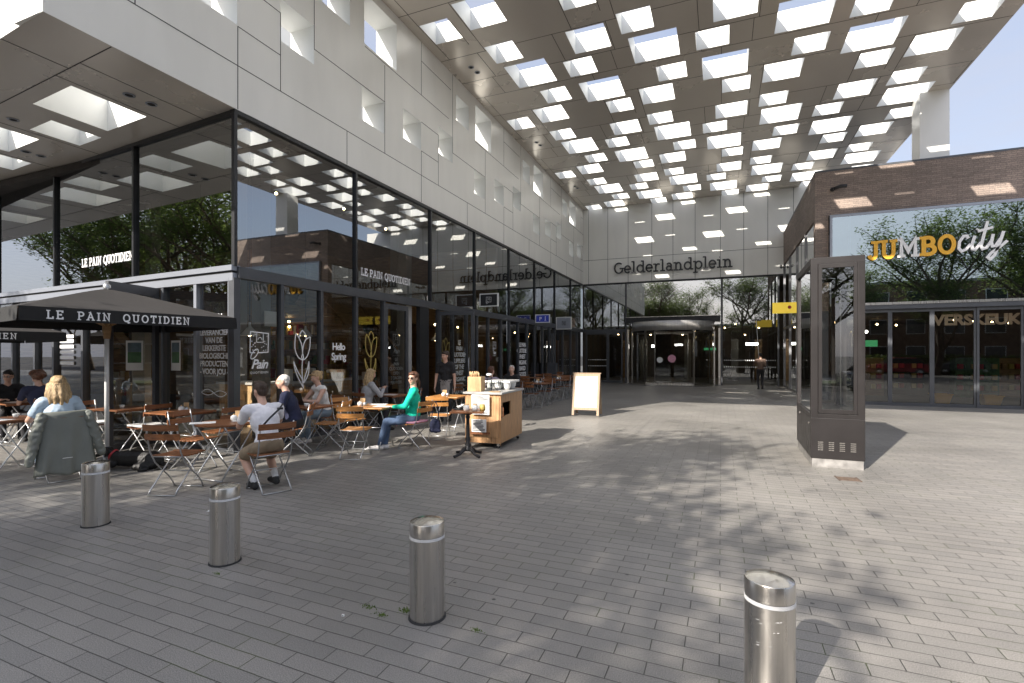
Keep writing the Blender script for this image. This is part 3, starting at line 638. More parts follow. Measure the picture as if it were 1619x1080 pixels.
for s_ in (-1, 1): MB().box(s_ * 2.42 - .05, -.05, 0, s_ * 2.42 + .05, .05, 3.39).build('post', 'steel', rev)
for k in range(4):
    m4 = Matrix.Rotation(R(250 + 90 * k), 4, 'Z')
    mb = MB(); mb.box(.05, -.02, .05, RR - .06, .02, .13, mtx=m4); mb.box(.05, -.02, 2.78, RR - .06, .02, 2.88, mtx=m4); mb.box(RR - .12, -.025, .13, RR - .06, .025, 2.78, mtx=m4)
    wg = mb.build('door_wing', 'steel', rev); MB().quad(*[m4 @ Vector(p) for p in ((.1, 0, .13), (RR - .12, 0, .13), (RR - .12, 0, 2.78), (.1, 0, 2.78))]).build('wing_glass', 'glass_clear', wg)
mb = MB(); mb.lathe([(RR + .02, 0), (RR + .05, .003), (RR + .25, .003), (RR + .25, 0)], seg=40, a0=R(180), a1=R(360)); mb.build('floor_ring', 'frame_dark', rev)
MB().box(-1.2, -RR + .16, .04, 1.2, -RR + .22, .14).build('kick_rail', 'steel', rev)
cg = thing('round_sticker', 'round pale sticker on the revolving door glass', 'sticker', (-2.95, YB + .15 - 2.0, 1.35), group='stickers on the revolving door')
MB().lathe([(.001, 0), (.15, 0)], seg=20).xf(Matrix.Rotation(R(90), 4, 'X')).build('disc', 'reveal_white', cg)
cg = thing('round_sticker', 'round pink sticker on the revolving door glass', 'sticker', (-2.35, YB + .15 - 2.0, 1.42), group='stickers on the revolving door')
MB().lathe([(.001, 0), (.2, 0)], seg=20).xf(Matrix.Rotation(R(90), 4, 'X')).build('disc', 'pink', cg)
# the big wall lettering
mb, wtx = slab_text('Gelderlandplein', .57, .135, .055, .05)
scx = 6.24 / wtx
for i, v in enumerate(mb.v): mb.v[i] = (v[0] * scx, v[1], v[2])
mb.build('wall_lettering', 'letter_dark', None, loc=(-5.68, YB - .06, 6.27), label='large dark slab-serif letters spelling Gelderlandplein on the pale wall', cat='sign')

# ------------------------------------------------------------------ supermarket of brown brick on the right
XJ, YJ, ZJ = 2.95, 19.86, 7.84
sm = thing('supermarket_building', 'brown brick supermarket with glass front on the right', 'building', (0, 0, 0))
mb = MB(); mb.box(XJ, YJ, 6.29, 30, YJ + .3, ZJ - .06); mb.box(XJ, YJ, 3.1, 3.34, YJ + .3, 6.289); mb.box(XJ, YJ + .301, 6.21, XJ + .3, YB - .01, ZJ - .06)
mb.build('brick_wall', 'brown_brick', sm)
mb = MB(); mb.box(XJ - .01, YJ - .01, ZJ - .06, 30, YJ + .32, ZJ); mb.box(XJ - .01, YJ + .321, ZJ - .06, XJ + .32, YB - .01, ZJ); mb.build('roof_edge', 'frame_dark', sm)
MB().box(XJ + .33, YJ + .33, ZJ - .3, 30, YB - .01, ZJ - .1).build('roof', 'asphalt', sm)
MB().box(XJ, YJ, 0, 3.34, YJ + .3, 3.099).build('pier', 'frame_dark', sm)
# glass sign band
fy = YJ - .12
mb = MB(); mb.box(3.36, fy - .02, 6.2, 30, YJ - .001, 6.28); mb.box(3.36, fy - .02, 3.1, 3.43, YJ - .001, 6.2); mb.build('sign_frame', 'frame_light', sm)
MB().quad((3.43, fy, 3.32), (11.5, fy, 3.32), (11.5, fy, 6.2), (3.43, fy, 6.2)).build('window_pane', 'glass_sign', sm)
MB().quad((11.5, fy, 3.32), (20, fy, 3.32), (20, fy, 6.2), (11.5, fy, 6.2)).build('window_pane', 'glass_sign', sm)
MB().box(3.9, fy + .01, 3.33, 3.96, YJ - .002, 6.19).build('mullion', 'frame_light', sm)
MB().box(3.44, YJ + .1, 3.12, 29, YJ + .28, 6.2).build('back_panel', 'int_grey', sm)
MB().box(3.36, fy - .04, 3.24, 30, YJ - .001, 3.319).build('ledge', 'steel', sm)
MB().box(3.36, fy - .02, 3.10, 30, YJ - .002, 3.239).build('head_frame', 'frame_dark', sm)
# sliding doors
DX = [3.42, 4.0, 5.05, 6.15, 7.25, 8.35, 8.6, 10.2, 12, 14, 16, 19]
for i, (a, b) in enumerate(zip(DX[:-1], DX[1:])):
    if i == 5: MB().box(a, YJ - .06, 0, b, YJ + .06, 3.09).build('post', 'frame_dark', sm); continue
    y = YJ + (0.03 if i in (2, 3) else 0)
    mb = MB(); mb.box(a, y - .03, .02, a + .06, y + .03, 3.09); mb.box(b - .061, y - .03, .02, b - .001, y + .03, 3.09); mb.box(a + .06, y - .03, 3.0, b - .061, y + .03, 3.09); mb.box(a + .06, y - .03, .02, b - .061, y + .03, .1)
    o = mb.build('sliding_door' if 1 < i < 5 else 'window', 'frame_dark', sm)
    MB().quad((a + .06, y, .1), (b - .061, y, .1), (b - .061, y, 3.0), (a + .06, y, 3.0)).build('pane', 'glass_door', o)
MB().box(3.36, YJ - .09, 0, 30, YJ + .3, .018).build('threshold', 'frame_dark', sm)
# side glazing facing the square
ys = [YJ + .32, 22.2, 24.6, 27.0, YB - .02]
for a, b in zip(ys[:-1], ys[1:]):
    MB().quad((XJ + .04, a + .03, 3.0), (XJ + .04, b - .03, 3.0), (XJ + .04, b - .03, 6.15), (XJ + .04, a + .03, 6.15)).build('window_pane', 'glass_back', sm)
    MB().quad((XJ + .04, a + .03, .05), (XJ + .04, b - .03, .05), (XJ + .04, b - .03, 2.9), (XJ + .04, a + .03, 2.9)).build('window_pane', 'glass_door', sm)
    MB().box(XJ - .012, b - .05, 0, XJ + .1, b, 6.2).build('mullion', 'frame_mid', sm)
MB().box(XJ - .01, YJ + .31, 2.9, XJ + .1, YB - .08, 3.0).build('transom', 'frame_dark', sm)
# inside the shop
mb = MB(); mb.cur = 0; mb.box(3.4, 29.0, .02, 30, 29.2, 6); mb.box(29.6, YJ + .32, .02, 29.8, 29.0, 6); mb.cur = 1; mb.box(3.4, YJ + .32, 3.05, 30, 29, 3.2); mb.box(3.4, YJ + .32, .001, 30, 29, .02); mb.build('shop_interior', ['int_wall', 'int_dark'], sm)
for k, (x, y, m) in enumerate(((4.6, 24, 'wood_int'), (6.4, 25, 'int_dark'), (8.2, 24.2, 'green_prod'), (9.8, 25, 'wood_int'), (5.2, 27, 'gold'), (11.6, 24, 'int_grey'))):
    mb = MB(); mb.box(x, y, .021, x + 1.3, y + .5, 1.5)
    for z in (.3, .7, 1.1):
        for q in range(6): mb.cur = (k + q) % 3; mb.box(x + .05 + q * .2, y - .12, z, x + .2 + q * .2, y - .001, z + .18)
    mb.build('goods_shelf', [m, 'gold', 'red'], sm)
MB().box(5.3, 24, 1.95, 5.7, 24.05, 2.2).build('lit_sign', 'green_light', sm); MB().ell((5.1, 23, 2.5), (.06, .06, .06), 8, 6).build('spot_bulb', 'lamp_white', sm)
for k in range(9): MB().ell((4 + k * .9, 22.5 + (k * 5) % 4, 2.85), (.04, .04, .04), 8, 6).build('spot_bulb', 'lamp_glow', sm)
def crate(x, y, z, lb, m='yellow'):
    t = thing('shopping_crate', lb, 'crate', (x, y, z), group='yellow crates by the supermarket doors')
    mb = MB(); 
    for i in range(4):
        m4 = Matrix.Rotation(R(90 * i), 4, 'Z'); mb.quad(*[m4 @ Vector(p) for p in ((-.17, -.17, 0), (.17, -.17, 0), (.24, -.24, .3), (-.24, -.24, .3))]); mb.quad(*[m4 @ Vector(p) for p in ((.17, -.165, .01), (-.17, -.165, .01), (-.235, -.235, .3), (.235, -.235, .3))])
        mb.box(-.26, -.26, .3, .26, -.24, .33, mtx=m4)
    mb.box(-.17, -.17, 0, .17, .17, .01); mb.build('basket', m, t); MB().tube([(-.2, 0, .3), (-.18, 0, .42), (.18, 0, .42), (.2, 0, .3)], .012, 6).build('handle', 'black_plastic', t)
crate(7.9, 20.7, .02, 'yellow shopping crate on the floor behind the rightmost sliding door'); crate(6.7, 20.9, .02, 'yellow shopping crate standing left of the other by the sliding door')
# shop signs
def loose_sign(me_mb, name, m, loc, label, rz=0): return me_mb.build(name, m, None, loc=loc, rz=rz, label=label, cat='sign')
sg = thing('shop_sign', 'orange and white JUMBO city lettering on the supermarket glass', 'sign', (0, 0, 0))
px_ = 4.42; zb = 4.74
for i, ch in enumerate('JUMBO'):
    mb, wd = slab_text(ch, .52, .22, 0, .02, .16); k = (.41 if ch != 'M' else .52) / wd * (.72 if ch == 'J' else 1)
    for j, v in enumerate(mb.v): mb.v[j] = (v[0] * k, v[1], v[2])
    mb.build('letter', 'yellow' if i in (0, 3, 4, 1) else 'white_paint', sg, loc=(px_, fy - .05, zb + i * .012)); px_ += wd * k + .05  # the M is whitish from a reflection put into its colour
mb = MB(); cnt = [0]; 
for st in ([(.34, .48), (.30, .58), (.18, .58), (.04, .36), (.02, .12), (.12, .0), (.26, .06), (.42, .26)], [(.56, .56), (.46, .22), (.48, .06), (.58, .04), (.76, .3)],
           [(.64, .78), (.66, .82)], [(.98, 1.08), (.84, .5), (.76, .16), (.82, .04), (.94, .08), (1.12, .36)], [(.66, .72), (.92, .78), (1.16, .84)],
           [(1.16, .58), (1.1, .26), (1.14, .12), (1.24, .14), (1.40, .40)], [(1.5, .66), (1.36, .2), (1.2, -.22), (1.06, -.36), (.98, -.28), (1.1, -.12), (1.4, .1), (1.62, .3)]):
    q = []
    for a, b in zip(st[:-1], st[1:]): q += [a]
    q += [st[-1]]; ribbon(mb, [(p[0] * .72, p[1] * .80) for p in q], .075, .04, cnt)
mb.build('script_word', 'decal_white', sg, loc=(px_ + .02, fy - .05, zb + .06))
mat('sign_cream_glow', (.6, .48, .36), .6, emit=(1, .72, .5), estr=.06); me = font_mesh('VERSKEUKEN', .46, .02, .016, 'LEFT', 1.0); put_mesh('inner_sign', me, 'sign_cream_glow', None, (6.30, 20.25, 2.58), label='pale letters spelling VERSKEUKEN inside the supermarket', cat='sign')  # faint glow added to the letters, which are poorly lit in there
me = font_mesh('118', .17, .002, .003, 'LEFT'); put_mesh('house_number', me, 'decal_white', None, (8.76, YJ - .04, 2.42), label='small white number 118 on the glass at the right edge', cat='number')
MB().box(8.7, YJ - .045, .95, 9.5, YJ - .035, 1.75).build('paper_notice', 'paper', None, label='white printed notice taped to the glass at the far right', cat='notice')
MB().box(8.68, YJ - .045, 1.9, 9.0, YJ - .037, 2.0).build('paper_notice', 'paper', None, label='small white strip notice above the larger notice at right', cat='notice')
mb = MB(); mb.box(3.99, YJ - .05, 2.2, 4.0, YJ - .04, 2.21)
# yellow projecting sign on the side of the supermarket
t = thing('projecting_sign', 'yellow lit box sign projecting from the supermarket side wall', 'sign', (XJ, 23.6, 3.33))
MB().box(-.98, -.05, 0, -.06, .05, .44).build('sign_box', 'sign_yellow', t); MB().box(-.06, -.02, .1, 0, .02, .34).build('bracket', 'frame_dark', t)
MB().lathe([(.001, 0), (.07, 0)], seg=12).xf(Matrix.Translation((-.36, -.052, .24)) @ Matrix.Rotation(R(90), 4, 'X')).build('emblem', 'red', t)
# security cameras
def seccam(x, y, z, rz, lb):
    t = thing('security_camera', lb, 'camera', (x, y, z), rz, group='security cameras on the brick wall')
    MB().lathe([(.001, 0), (.07, 0), (.07, .05), (.04, .09), (.001, .09)], seg=14).xf(Matrix.Rotation(R(90), 4, 'X')).build('mount', 'black_plastic', t)
    MB().tube([(0, -.08, 0), (.1, -.16, .01)], .03).build('arm', 'black_plastic', t)
    MB().tube([(0, -.17, -.02), (.2, -.2, .03), (.38, -.22, .02)], [.05, .06, .055], 12).build('housing', 'black_plastic', t)
seccam(3.45, YJ - .001, 7.16, 0, 'dark security camera high on the brick front'); seccam(XJ - .001, 28.6, 5.98, R(-90), 'small dark security camera at the far end of the brick side wall')

# ------------------------------------------------------------------ trees behind the camera (they shade the paving and stand in the glass)
mat('bark', (.10, .075, .055), .9, var=.3, bump=.6, bscale=30)
mat('leaf', (.075, .125, .028), .6, var=.45, vscale=.9)
mat('leaf_dark', (.045, .085, .02), .6, var=.4, vscale=1.1)
for nm in ('leaf', 'leaf_dark'):      # leaves let some light through
    n_ = MAT[nm].node_tree; b_ = n_.nodes['Principled BSDF']; o_ = [x for x in n_.nodes if x.type == 'OUTPUT_MATERIAL'][0]; tl = n_.nodes.new('ShaderNodeBsdfTranslucent'); mi_ = n_.nodes.new('ShaderNodeMixShader')
    tl.inputs['Color'].default_value = (.22, .29, .08, 1) if nm == 'leaf' else (.14, .20, .05, 1); mi_.inputs['Fac'].default_value = .45; n_.links.new(b_.outputs[0], mi_.inputs[1]); n_.links.new(tl.outputs[0], mi_.inputs[2]); n_.links.new(mi_.outputs[0], o_.inputs['Surface'])
def make_tree(seed, h, cr_, lm, nleaf=5200, leaf=.17, puff=.26):
    rd = random.Random(seed); tr = MB(); tips = []
    def limb(p, d, ln, r, dep):
        pts = [p]; q = p.copy(); dd = d.copy(); n = 4
        for i in range(n):
            dd = (dd + Vector((rd.uniform(-.22, .22), rd.uniform(-.22, .22), rd.uniform(-.05, .16)))).normalized(); q = q + dd * ln / n; pts.append(q.copy())
            if dep >= 2: tips.append(q.copy())
        tr.tube(pts, [r * (1 - .5 * i / n) for i in range(n + 1)], 7 if dep < 2 else 4, caps=False)
        if dep < 3:
            for k in range(5 if dep == 0 else 4):
                f = rd.uniform(.35, 1.0); b = pts[min(n, int(f * n + .5))]; a = rd.uniform(0, 2 * PI); up = rd.uniform(.1, .75)
                nd = (Vector((math.cos(a), math.sin(a), up)) + dd * .5).normalized(); limb(b, nd, ln * rd.uniform(.52, .72), r * .48, dep + 1)
        else: tips.append(q)
    limb(Vector((0, 0, 0)), Vector((.03, .02, 1)), h * .52, h * .017, 0)
    for k in range(6): a = k * 1.05 + rd.random(); limb(Vector((.05 * math.cos(a), .05 * math.sin(a), h * rd.uniform(.3, .5))), Vector((math.cos(a), math.sin(a), rd.uniform(.35, .9))).normalized(), cr_ * .85, h * .008, 1)
    lf = MB(); c0 = Vector((0, 0, h * .66))
    good = [t for t in tips if t.z > h * .3 and ((t - c0).xy.length / cr_) ** 2 + ((t.z - c0.z) / (h * .40)) ** 2 < 1.25]
    rd.shuffle(good); cl = good[:max(40, int(len(good) * .62))]
    for i in range(nleaf):
        t = cl[i % len(cl)] + Vector((rd.gauss(0, puff), rd.gauss(0, puff), rd.gauss(0, puff * .65)))
        s_ = leaf * rd.uniform(.6, 1.3); a = rd.uniform(0, 2 * PI); ax = Vector((math.cos(a), math.sin(a), rd.uniform(-.6, .4))).normalized()
        sd_ = ax.cross(Vector((rd.uniform(-.5, .5), rd.uniform(-.5, .5), 1))).normalized(); lf.cur = 0 if rd.random() < .6 else 1
        lf.quad(t - ax * s_ * .6, t + sd_ * s_ * .34, t + ax * s_ * .6, t - sd_ * s_ * .34)
    return tr.mesh('trunk', ['bark']), lf.mesh('crown', lm)
T1 = make_tree(11, 13, 4.4, ['leaf', 'leaf_dark'], 20000, .17, .36); T3 = make_tree(5, 11.6, 3.3, ['leaf', 'leaf_dark'], 25000, .19, .60); T2 = make_tree(23, 13, 4.6, ['leaf_dark', 'leaf'], 20000, .17, .36)
def tree(tm, x, y, lb, rz=0, sc=1.0):
    t = thing('street_tree', lb, 'tree', (x, y, -.02), rz, 'trees along the street'); t.scale = (sc,) * 3
    place('trunk', tm[0], t); place('crown', tm[1], t)
for a in ((T3, -7.45, -6.75, 'leafy street tree whose shade falls over the paving between the bollards', 0.3, .95), (T2, -13.2, -9.0, 'smaller street tree shading the left of the bollards', 2.2, .74), (T2, -26, -8.5, 'broad street tree mirrored beside the corner of the cafe', 1.2, 1.35), (T1, -33.5, -10, 'street tree mirrored in the middle of the cafe side windows', 2.6, 1.4),
          (T2, -43, -9, 'street tree mirrored at the left end of the cafe windows', 4, 1.45), (T1, -54, -11, 'street tree far to the left of the cafe', 1, 1.5), (T2, -66, -12, 'last street tree on the left', 1.7, 1.5), (T1, -38, -18.3, 'verge tree across the road behind the hedge, left', 2.7, 1.2), (T2, -52, -18.3, 'verge tree at the far left end of the hedge', .6, 1.25), (T1, 9, -12, 'street tree mirrored in the supermarket sign glass at its left', 4.4, .85), (T2, 16.5, -12.5, 'dense street tree mirrored behind the word city', .5, 1.15),
          (T1, 24, -14, 'street tree mirrored at the right end of the supermarket', 2, 1.25), (T2, -12.5, -18.2, 'verge tree across the road, left of the parked cars', 3.3, 1.2), (T1, -4.5, -18.4, 'verge tree across the road, mirrored above the revolving door', 5.2, 1.0),
          (T2, 3.6, -18.2, 'verge tree across the road, mirrored right of the revolving door', 1.9, 1.15), (T1, -21, -18.3, 'verge tree across the road, behind the left cars', .9, 1.0), (T2, 31, -18.3, 'verge tree across the road, far right', 2.9, 1.0)): tree(*a)
# clipped hedges on the verge
def hedge(x0, x1, lb):
    t = thing('hedge', lb, 'hedge', ((x0 + x1) / 2, -17.6, 0), 0, 'hedges on the verge'); L = (x1 - x0) / 2; rd = random.Random(int(-x0)); lf = MB()
    for i in range(int(L * 520)):
        p = Vector((rd.uniform(-L, L), rd.uniform(-.5, .5), rd.uniform(.05, 1.5 + .12 * math.sin(i)))); p.y = .5 * (1 if rd.random() < .5 else -1) * (.8 + .3 * rd.random()) if rd.random() < .6 else p.y
        a = rd.uniform(0, 6.28); ax = Vector((math.cos(a), math.sin(a), rd.uniform(-.8, .8))).normalized(); sd_ = ax.cross(Vector((rd.uniform(-1, 1), rd.uniform(-1, 1), .7))).normalized(); s_ = rd.uniform(.1, .2); lf.cur = i % 2
        lf.quad(p - ax * s_, p + sd_ * s_ * .6, p + ax * s_, p - sd_ * s_ * .6)
    lf.build('foliage', ['leaf', 'leaf_dark'], t); MB().box(-L, -.2, 0, L, .2, 1.2).build('stems', 'bark', t)
hedge(-48, -25, 'long green hedge on the verge across the road, mirrored low in the cafe side glass'); hedge(-75, -50, 'green hedge farthest left on the verge across the road'); hedge(12, 30, 'green hedge on the verge across the road on the right')
# houses across the road
def block(x, y, wd, dp, ht, m, lb, nst, nw):
    t = thing('apartment_block', lb, 'building', (x, y, 0)); MB().box(0, -dp, 0, wd, 0, ht).build('wall', m, t); MB().box(-.1, -dp - .1, ht, wd + .1, .12, ht + .25).build('roof', 'concrete', t)
    for s_ in range(nst):
        for k in range(nw):
            x0 = .8 + k * (wd - 1) / nw; z0 = .9 + s_ * 2.9; f = MB().box(x0, 0, z0, x0 + 1.7, .06, z0 + 1.6).build('window', 'white_paint', t); MB().box(x0 + .08, .061, z0 + .08, x0 + 1.62, .07, z0 + 1.52).build('pane', 'win_dark', f)
block(-46, -26, 30, 10, 9.2, 'brick_far', 'long red brick apartment block across the road on the left', 3, 9)
block(-92, -26, 42, 10, 9.2, 'brick_far', 'red brick apartment block farthest left across the road', 3, 11)
block(-10, -30, 17, 10, 6.2, 'brick_far', 'low brick block across the road behind the camera', 2, 6)
block(11, -27, 34, 10, 9.2, 'brick_far', 'red brick apartment block across the road on the right', 3, 10)
# parked cars
def make_car(m, lb, x, y, rz):
    t = thing('parked_car', lb, 'car', (x, y, -.13), rz, 'cars parked along the street')
    prof = [(-2.1, .35), (-2.12, .75), (-1.95, .95), (-1.0, 1.02), (.95, 1.02), (1.6, .92), (2.08, .78), (2.12, .35)]
    mb = MB(); n = len(prof)
    for sy, wy in ((-1, .86), (1, .86)): pass
    mb.prism([(p[0], p[1]) for p in prof], -.86, .86, mtx=Matrix.Rotation(R(90), 4, 'X')); b = mb.build('body', m, t, bevel=.06)
    cab = [(-1.75, 1.0), (-1.25, 1.42), (.25, 1.45), (1.05, 1.0)]
    mb = MB(); mb.prism(cab, -.72, .72, mtx=Matrix.Rotation(R(90), 4, 'X')); mb.build('cabin_glass', 'win_dark', t, bevel=.05)
    mb = MB(); mb.prism([(-1.3, 1.4), (-1.15, 1.47), (.2, 1.49), (.4, 1.4)], -.68, .68, mtx=Matrix.Rotation(R(90), 4, 'X')); mb.build('roof', m, t, bevel=.03)
    for sx in (-1.35, 1.35):
        for sy in (-.8, .8):
            wl = MB().lathe([(.001, -.1), (.2, -.1), (.31, -.09), (.33, 0), (.31, .09), (.2, .1), (.001, .1)], seg=20).xf(Matrix.Rotation(R(90), 4, 'X')).build('wheel', 'black_plastic', t, loc=(sx, sy, .33))
            MB().lathe([(.001, -.115), (.19, -.115), (.19, .115), (.001, .115)], seg=16).xf(Matrix.Rotation(R(90), 4, 'X')).build('rim', 'steel', wl)
    for sy in (-.6, .6): MB().ell((2.06, sy, .72), (.06, .16, .07), 10, 6).build('headlight', 'porcelain', t)
mat('car_silver', (.5, .51, .53), .25, .7, coat=.6); mat('car_dark', (.03, .035, .05), .25, .4, coat=.6); mat('car_red', (.35, .02, .03), .3, .2, coat=.6); mat('car_white', (.7, .7, .69), .3, coat=.6)
for a in (('car_silver', 'silver hatchback parked by the near kerb, mirrored in the display case', 6.5, -10.6, 0), ('car_dark', 'dark blue car parked by the near kerb behind the bollards', 0.5, -10.7, 0), ('car_red', 'red car parked by the near kerb on the right', 13.2, -10.6, PI),
          ('car_white', 'white car parked by the near kerb at left', -11, -10.6, 0), ('car_silver', 'silver car parked across the road on the left', -17, -15.3, PI), ('car_dark', 'dark car parked across the road on the right', 19, -15.3, PI), ('car_red', 'red car parked by the near kerb on the far left', -23, -10.6, 0)): make_car(*a)

# ------------------------------------------------------------------ bollards
bl = thing('bollard', 'brushed steel bollard with a white band, nearest the right edge', 'bollard', (0.21, 2.66, 0), group='steel bollards')
MB().lathe([(.108, 0), (.108, .50)], seg=40).lathe([(.108, .522), (.108, .598), (.105, .603)], seg=40).build('shaft', 'steel', bl)
MB().lathe([(.1095, .502), (.1095, .520)], seg=40).lathe([(.1095, .52), (.108, .5201)], seg=40).build('band', 'white_band', bl)
mb = MB(); mb.lathe([(.105, .603), (.07, .616), (.03, .622), (.001, .624)], seg=40); mb.build('cap', 'steel_cap', bl)
MB().lathe([(.118, .001), (.114, .012), (.108, .012)], seg=40).build('foot_ring', 'joint_dark', bl)
dup(bl, (-1.71, 2.76, 0), .7, 'brushed steel bollard with a white band, second from the right, its shadow on the paving'); dup(bl, (-3.65, 2.88, 0), 1.9, 'brushed steel bollard with a white band, in front of the man in the white t-shirt'); dup(bl, (-5.60, 3.03, 0), 3.1, 'brushed steel bollard with a white band, farthest left, beside the draped jacket')

rs = random.Random(4)      # dents and scratches on the nearest bollard
for i_ in range(9):
    z_ = .30 + .16 * rs.random(); a_ = R(-95 + rs.uniform(-32, 32)); l_ = rs.uniform(.008, .028); mb = MB()
    q_ = [(.1084 * math.cos(a_ + u_ / .108), .1084 * math.sin(a_ + u_ / .108), z_ + v_) for u_, v_ in ((-l_ / 2, 0), (l_ / 2, .002), (l_ / 2, .004), (-l_ / 2, .0015))]
    mb.quad(*q_); mb.build('scratch', 'white_band', bl)
# ------------------------------------------------------------------ display column (kiosk)
kx0, kx1, ky0, ky1 = 0, .67, 0, 1.75
mat('plinth_metal', (.27, .26, .25), .5, .4, var=.35, vscale=9)
kk = thing('display_case', 'tall dark brown metal display case with glass sides and vented base', 'display case', (1.22, 8.58, 0), R(-1))
MB().box(.015, .015, 0, .655, 1.735, .13).build('plinth', 'plinth_metal', kk)
mb = MB(); mb.box(0, 0, .13, .67, 1.75, .72)
mb.build('base_cabinet', 'kiosk_brown', kk, bevel=.006)
mb = MB(); pw = .09
for (x, y) in ((0, 0), (.67 - pw, 0), (0, 1.75 - pw), (.67 - pw, 1.75 - pw)): mb.box(x, y, .721, x + pw, y + pw, 2.97)
mb.box(0, 0, 2.97, .67, 1.75, 3.06); mb.box(.002, .002, .7201, .668, 1.748, .78); mb.build('frame', 'kiosk_brown', kk, bevel=.004)
for (x0, x1, y0, y1, nm) in ((pw, .67 - pw, -.012, .02, 0), (pw, .67 - pw, 1.73, 1.762, 0)):
    mb = MB(); mb.box(x0 + .004, y0, .79, x0 + .05, y1, 2.96); mb.box(x1 - .05, y0, .79, x1 - .004, y1, 2.96); mb.box(x0 + .05, y0, .79, x1 - .05, y1, .85); mb.box(x0 + .05, y0, 2.90, x1 - .05, y1, 2.96)
    d_ = mb.build('door', 'kiosk_brown', kk, bevel=.003); MB().quad((x0 + .05, (y0 + y1) / 2, .85), (x1 - .05, (y0 + y1) / 2, .85), (x1 - .05, (y0 + y1) / 2, 2.9), (x0 + .05, (y0 + y1) / 2, 2.9)).build('door_glass', 'glass_low', d_)
for x in (.03, .64): MB().quad((x, pw, .79), (x, 1.75 - pw, .79), (x, 1.75 - pw, 2.96), (x, pw, 2.96)).build('side_glass', 'glass_low', kk)
MB().tube([(.43, .35, .78), (.43, .35, 2.6)], .008, 6).tube([(.22, 1.3, .78), (.22, 1.3, 2.6)], .006, 6).build('rod', 'tube_white', kk)
mb = MB()
for c_ in range(4):
    for r_ in range(5): mb.box(.09 + c_ * .135, -.006, .25 + r_ * .028, .155 + c_ * .135, .001, .262 + r_ * .028)
mb.build('vent_grille', 'steel', kk); 
mb = MB(); mb.box(.08, -.003, .13, .09, .0, .72); MB().box(-.003, .35, .14, .0, .352, .6).build('access_seam', 'joint_dark', kk)
for (y, z) in ((.2, .62), (1.3, .66)): MB().ell((-.004, y, z), (.008, .02, .02), 10, 6).build('lock', 'steel', kk)

# ------------------------------------------------------------------ drain, litter, moss
t = thing('drain_grate', 'small rusty square drain grate in the paving near the display case', 'drain', (1.55, 7.9, .001), .05)
mb = MB(); 
for k in range(7): mb.box(-.11, -.1 + k * .03, 0, .11, -.085 + k * .03, .006)
mb.box(-.13, -.12, 0, -.11, .12, .007); mb.box(.11, -.12, 0, .13, .12, .007)
mat('rust', (.10, .07, .052), .8, var=.4, vscale=30); mb.build('bars', 'rust', t)
mb = MB(); mb.box(-.008, -.005, 0, .008, .005, .012); mb.build('paper_scrap', 'paper', None, loc=(-2.2, 2.56, .001), label='tiny white scrap lying on the paving left of the middle bollard', cat='litter')
MB().box(-.06, -.04, 0, .06, .04, .002).build('paper_scrap', 'paper', None, loc=(-4.95, 3.78, .001), rz=.5, label='flat white paper on the paving by the folding chair legs', cat='litter')
rd = random.Random(5); mb = MB()
for (cx, cy, n, s_) in ((-1.87, 2.77, 90, .03), (-1.98, 2.66, 60, .025), (-2.12, 2.72, 60, .03), (-1.35, 2.73, 30, .02), (-3.5, 2.7, 30, .025), (0.13, 2.5, 30, .03)):
    for i in range(n):
        x = cx + rd.gauss(0, s_); y = cy + rd.gauss(0, s_ * .5); a = rd.uniform(0, 6.28); h_ = rd.uniform(.004, .014); mb.quad((x - .004, y, .001), (x + .004, y, .001), (x + .006 * math.cos(a), y + .006 * math.sin(a), h_))
mat('moss', (.11, .17, .03), .9, var=.3, vscale=50); mb.build('moss_tufts', 'moss', None, kind='stuff', label='small tufts of green moss in the paving joints by the bollards', cat='moss')

